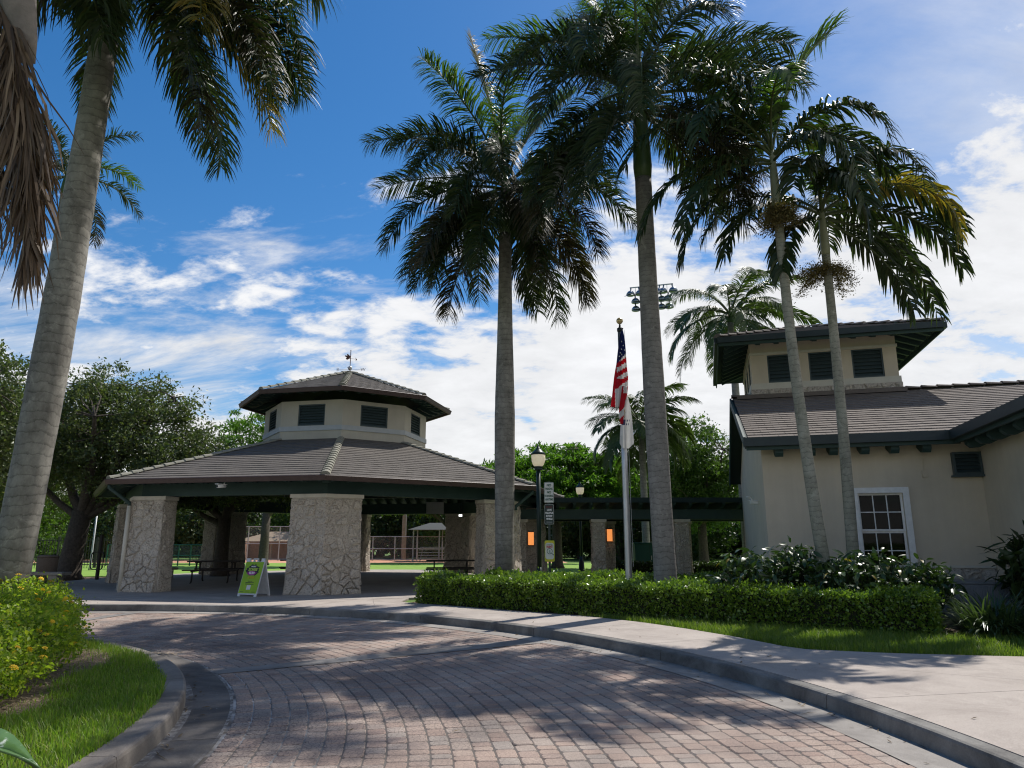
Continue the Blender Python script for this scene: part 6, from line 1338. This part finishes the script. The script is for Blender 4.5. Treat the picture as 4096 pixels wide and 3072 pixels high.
t = thing('utility_box', 'green utility cabinet behind the walkway hedge', 'utility box', (6.35, 33.3, .12)); MB().box(-.68, .68, -.4, .4, 0, 1.38).build('cabinet', 'util', t, bevel=.02); MB().box(-.72, .72, -.44, .44, 1.382, 1.44).build('lid', 'util', t, bevel=.02); MB().box(-.004, .004, -.405, -.401, .05, 1.34).build('door_seam', 'black', t); MB().box(.05, .09, -.43, -.402, .65, .85).build('handle', 'galv', t)
def wire_mat():
    m, nt, N, L, b = newmat('chain_link'); b.inputs['Base Color'].default_value = (.3, .31, .31, 1); tr = N.new('ShaderNodeBsdfTransparent'); mx = N.new('ShaderNodeMixShader'); L.new(ramp(N, L, noise(N, L, 6, 2, .5, geopos(N)), [(.14,)*3, (.22,)*3]), mx.inputs[0]); L.new(tr.outputs[0], mx.inputs[1]); L.new(b.outputs[0], mx.inputs[2]); L.new(mx.outputs[0], N['Material Output'].inputs[0]); return m
MT['wire'] = wire_mat()
def chain_fence(name, label, p, q, h, nb, mat='galv'):
    p = Vector((*p, .1)); q = Vector((*q, .1)); t = thing(name, label, 'fence', p); d = q-p
    for i in range(nb+1): c_ = d*(i/nb); MB().tube([c_, c_+Vector((0, 0, h))], .045, 6).build('post', mat, t)
    for z in (h, h*.5, .12): MB().tube([Vector((0, 0, z)), d+Vector((0, 0, z))], .03, 5).build('rail', mat, t)
    MB().add([(0, .03, .1), (d.x, d.y+.03, .1), (d.x, d.y+.03, h), (0, .03, h)], [(0, 1, 2, 3)]).build('chain_link', 'wire', t)
chain_fence('backstop_fence', 'tall chain-link backstop seen through the pavilion left bay', (-22.6, 57.5), (-15.0, 57.5), 2.7, 6)
chain_fence('chain_link_fence', 'chain-link fence beyond the infield in the pavilion right bay', (-14.8, 57.6), (-.5, 57.0), 1.9, 8)
chain_fence('chain_link_fence', 'green park fence seen past the left pillar', (-25.5, 45), (-19.5, 45), 1.3, 8, 'fence_g')
def picket_fence(p, q, h, label):
    p = Vector((*p, .1)); q = Vector((*q, .1)); t = thing('picket_fence', label, 'fence', p); d = q-p; n = int(d.length/.16); m = MB()
    for i in range(n): c_ = d*(i/n); m.box(c_.x-.012, c_.x+.012, c_.y-.012, c_.y+.012, 0, h)
    tag(m.build('pickets', 'fence_b', t), kind='stuff')
    for z in (h-.12, .2): MB().bar((0, 0, z), d+Vector((0, 0, z)), .04, .05).build('rail', 'fence_b', t)
    for i in range(9): c_ = d*(i/8); MB().box(c_.x-.04, c_.x+.04, c_.y-.04, c_.y+.04, 0, h+.08).build('post', 'fence_b', t)
picket_fence((-37, 40.5), (-20, 42), 1.7, 'black picket fence across the far left of the field')
t = thing('dugout', 'low block dugout with brown sloping roof behind the backstop', 'shelter', (-19.4, 60.5, .1)); MB().box(-3.6, 3.6, 1.5, 1.7, 0, 1.6).box(-3.6, -3.4, 0, 1.5, 0, 1.6).box(3.4, 3.6, 0, 1.5, 0, 1.6).build('wall', 'dug', t)
MB().add([(-4, -.6, 1.55), (4, -.6, 1.55), (3.2, 1.2, 2.35), (-1.6, 1.2, 2.35), (-4, -.6, 1.45), (4, -.6, 1.45), (3.2, 1.2, 2.25), (-1.6, 1.2, 2.25)], [(0, 1, 2, 3), (7, 6, 5, 4), (0, 4, 5, 1), (1, 5, 6, 2), (2, 6, 7, 3), (3, 7, 4, 0)]).build('roof', 'dug_roof', t)
for x in (-3.3, -1, 1.2, 3.3): MB().box(x-.06, x+.06, -.2, -.08, 0, 1.44).build('post', 'dug_roof', t)
MB().box(-.35, .05, -.68, -.64, 1.75, 2.05).build('number_sign', 'sign_white', t)
t = thing('dugout', 'small brown block dugout at the left of the right bay', 'shelter', (-14.0, 59.5, .1)); MB().box(-1.6, 1.6, 0, .2, 0, 1.4).box(1.4, 1.6, -1.2, 0, 0, 1.4).build('wall', 'dug', t)
MB().add([(-2, -1.4, 1.35), (2.1, -1.4, 1.35), (1.2, 0, 2.0), (-2, 0, 2.0), (-2, -1.4, 1.27), (2.1, -1.4, 1.27), (1.2, 0, 1.92), (-2, 0, 1.92)], [(0, 1, 2, 3), (7, 6, 5, 4), (0, 4, 5, 1), (1, 5, 6, 2), (2, 6, 7, 3), (3, 7, 4, 0)]).build('roof', 'dug', t); MB().box(.2, .5, -1.46, -1.42, 1.45, 1.7).build('number_sign', 'sign_white', t)
t = thing('shade_canopy', 'grey fabric canopy over bleachers beyond the infield', 'canopy', (-5.6, 56.0, .1))
for x in (-2.0, 0, 2.0):
    for y in (-1.2, 1.2): MB().tube([(x, y, 0), (x, y, 2.45)], .05, 6).build('post', 'galv', t)
MB().add([(-2.4, -1.6, 2.4), (2.4, -1.6, 2.4), (2.4, 1.6, 2.4), (-2.4, 1.6, 2.4), (-.9, 0, 2.95), (.9, 0, 2.95)], [(0, 1, 5, 4), (1, 2, 5), (2, 3, 4, 5), (3, 0, 4), (3, 2, 1, 0)]).build('fabric_roof', 'canopy', t)
for i in range(5): MB().box(-1.7, 1.7, -.9+.36*i, -.64+.36*i, .25+.2*i, .29+.2*i).build('bleacher_plank', 'alu', t)
MB().bar((-1.5, -.9, .02), (-1.5, .9, 1.05), .05, .05).bar((1.5, -.9, .02), (1.5, .9, 1.05), .05, .05).build('bleacher_frame', 'galv', t)
t = thing('light_pole', 'grey wooden light pole standing behind the infield fence', 'pole', (-8.9, 58.6, .1)); MB().lathe([(.2, 0), (.15, 11)], 10).build('pole', 'conc_bench', t, True); MB().tube([(.14, -.12, 2), (.12, -.12, 9)], .03, 5).build('conduit', 'galv', t)
t = thing('light_pole', 'thin grey pole on the field beyond the exercise frame', 'pole', tuple(px(89, 575, 38)[:2])+(.1,)); MB().lathe([(.09, 0), (.05, .3), (.045, 3.4)], 10).build('pole', 'galv', t, True); MB().lathe([(.05, 3.4), (.02, 3.5)], 8).build('cap', 'galv', t)
# lower end: order the far trees from the left
bt = sorted([o for o in bpy.data.objects if o.name.startswith('boundary_tree') and o.parent is None], key=lambda o: o.location.x/o.location.y)
words = 'first second third fourth fifth sixth seventh eighth ninth tenth eleventh twelfth thirteenth fourteenth fifteenth sixteenth seventeenth eighteenth nineteenth twentieth'.split()
for i, o in enumerate(bt): o['label'] = 'leafy tree of the row beyond the playing field, %s from the left' % words[i]

# litter along the kerbs and on the drive
LT = MB(); r = random.Random(77)
for k in range(260):
    if k < 150: a_ = R(r.uniform(0, 80)); p = pol(CO, RO-abs(r.gauss(0, .16))-.02, a_); z = .010
    elif k < 200: a_ = R(r.uniform(2, 60)); p = pol(CI, RK+abs(r.gauss(0, .12))+.02, a_); z = .010
    elif k < 230: a_ = R(r.uniform(5, 70)); p = pol(CO, RO+.2+r.random()*1.2, a_); z = .155
    else: a_ = R(r.uniform(5, 70)); p = pol(CI, r.uniform(8.6, 12), a_); z = .008
    l = r.uniform(.03, .10) if r.random() < .85 else r.uniform(.15, .35); w = l*r.uniform(.12, .4) if l < .12 else .012; b_ = r.uniform(0, PI); d = Vector((cos(b_), sin(b_), 0))*l/2; n_ = Vector((-sin(b_), cos(b_), 0))*w/2; c_ = Vector((*p, z))
    LT.add([c_-d, c_-n_+Vector((0, 0, .006)), c_+d+Vector((0, 0, r.uniform(0, .02))), c_+n_+Vector((0, 0, .008))], [(0, 1, 2, 3)])
tag(LT.build('leaf_litter', leafmat('dry_litter', [(.10, .07, .045), (.20, .145, .09), (.06, .045, .03), (.28, .21, .13)], .8, .1, .2)), 'small dry leaves and twigs scattered along the kerbs', 'leaf litter', kind='stuff')
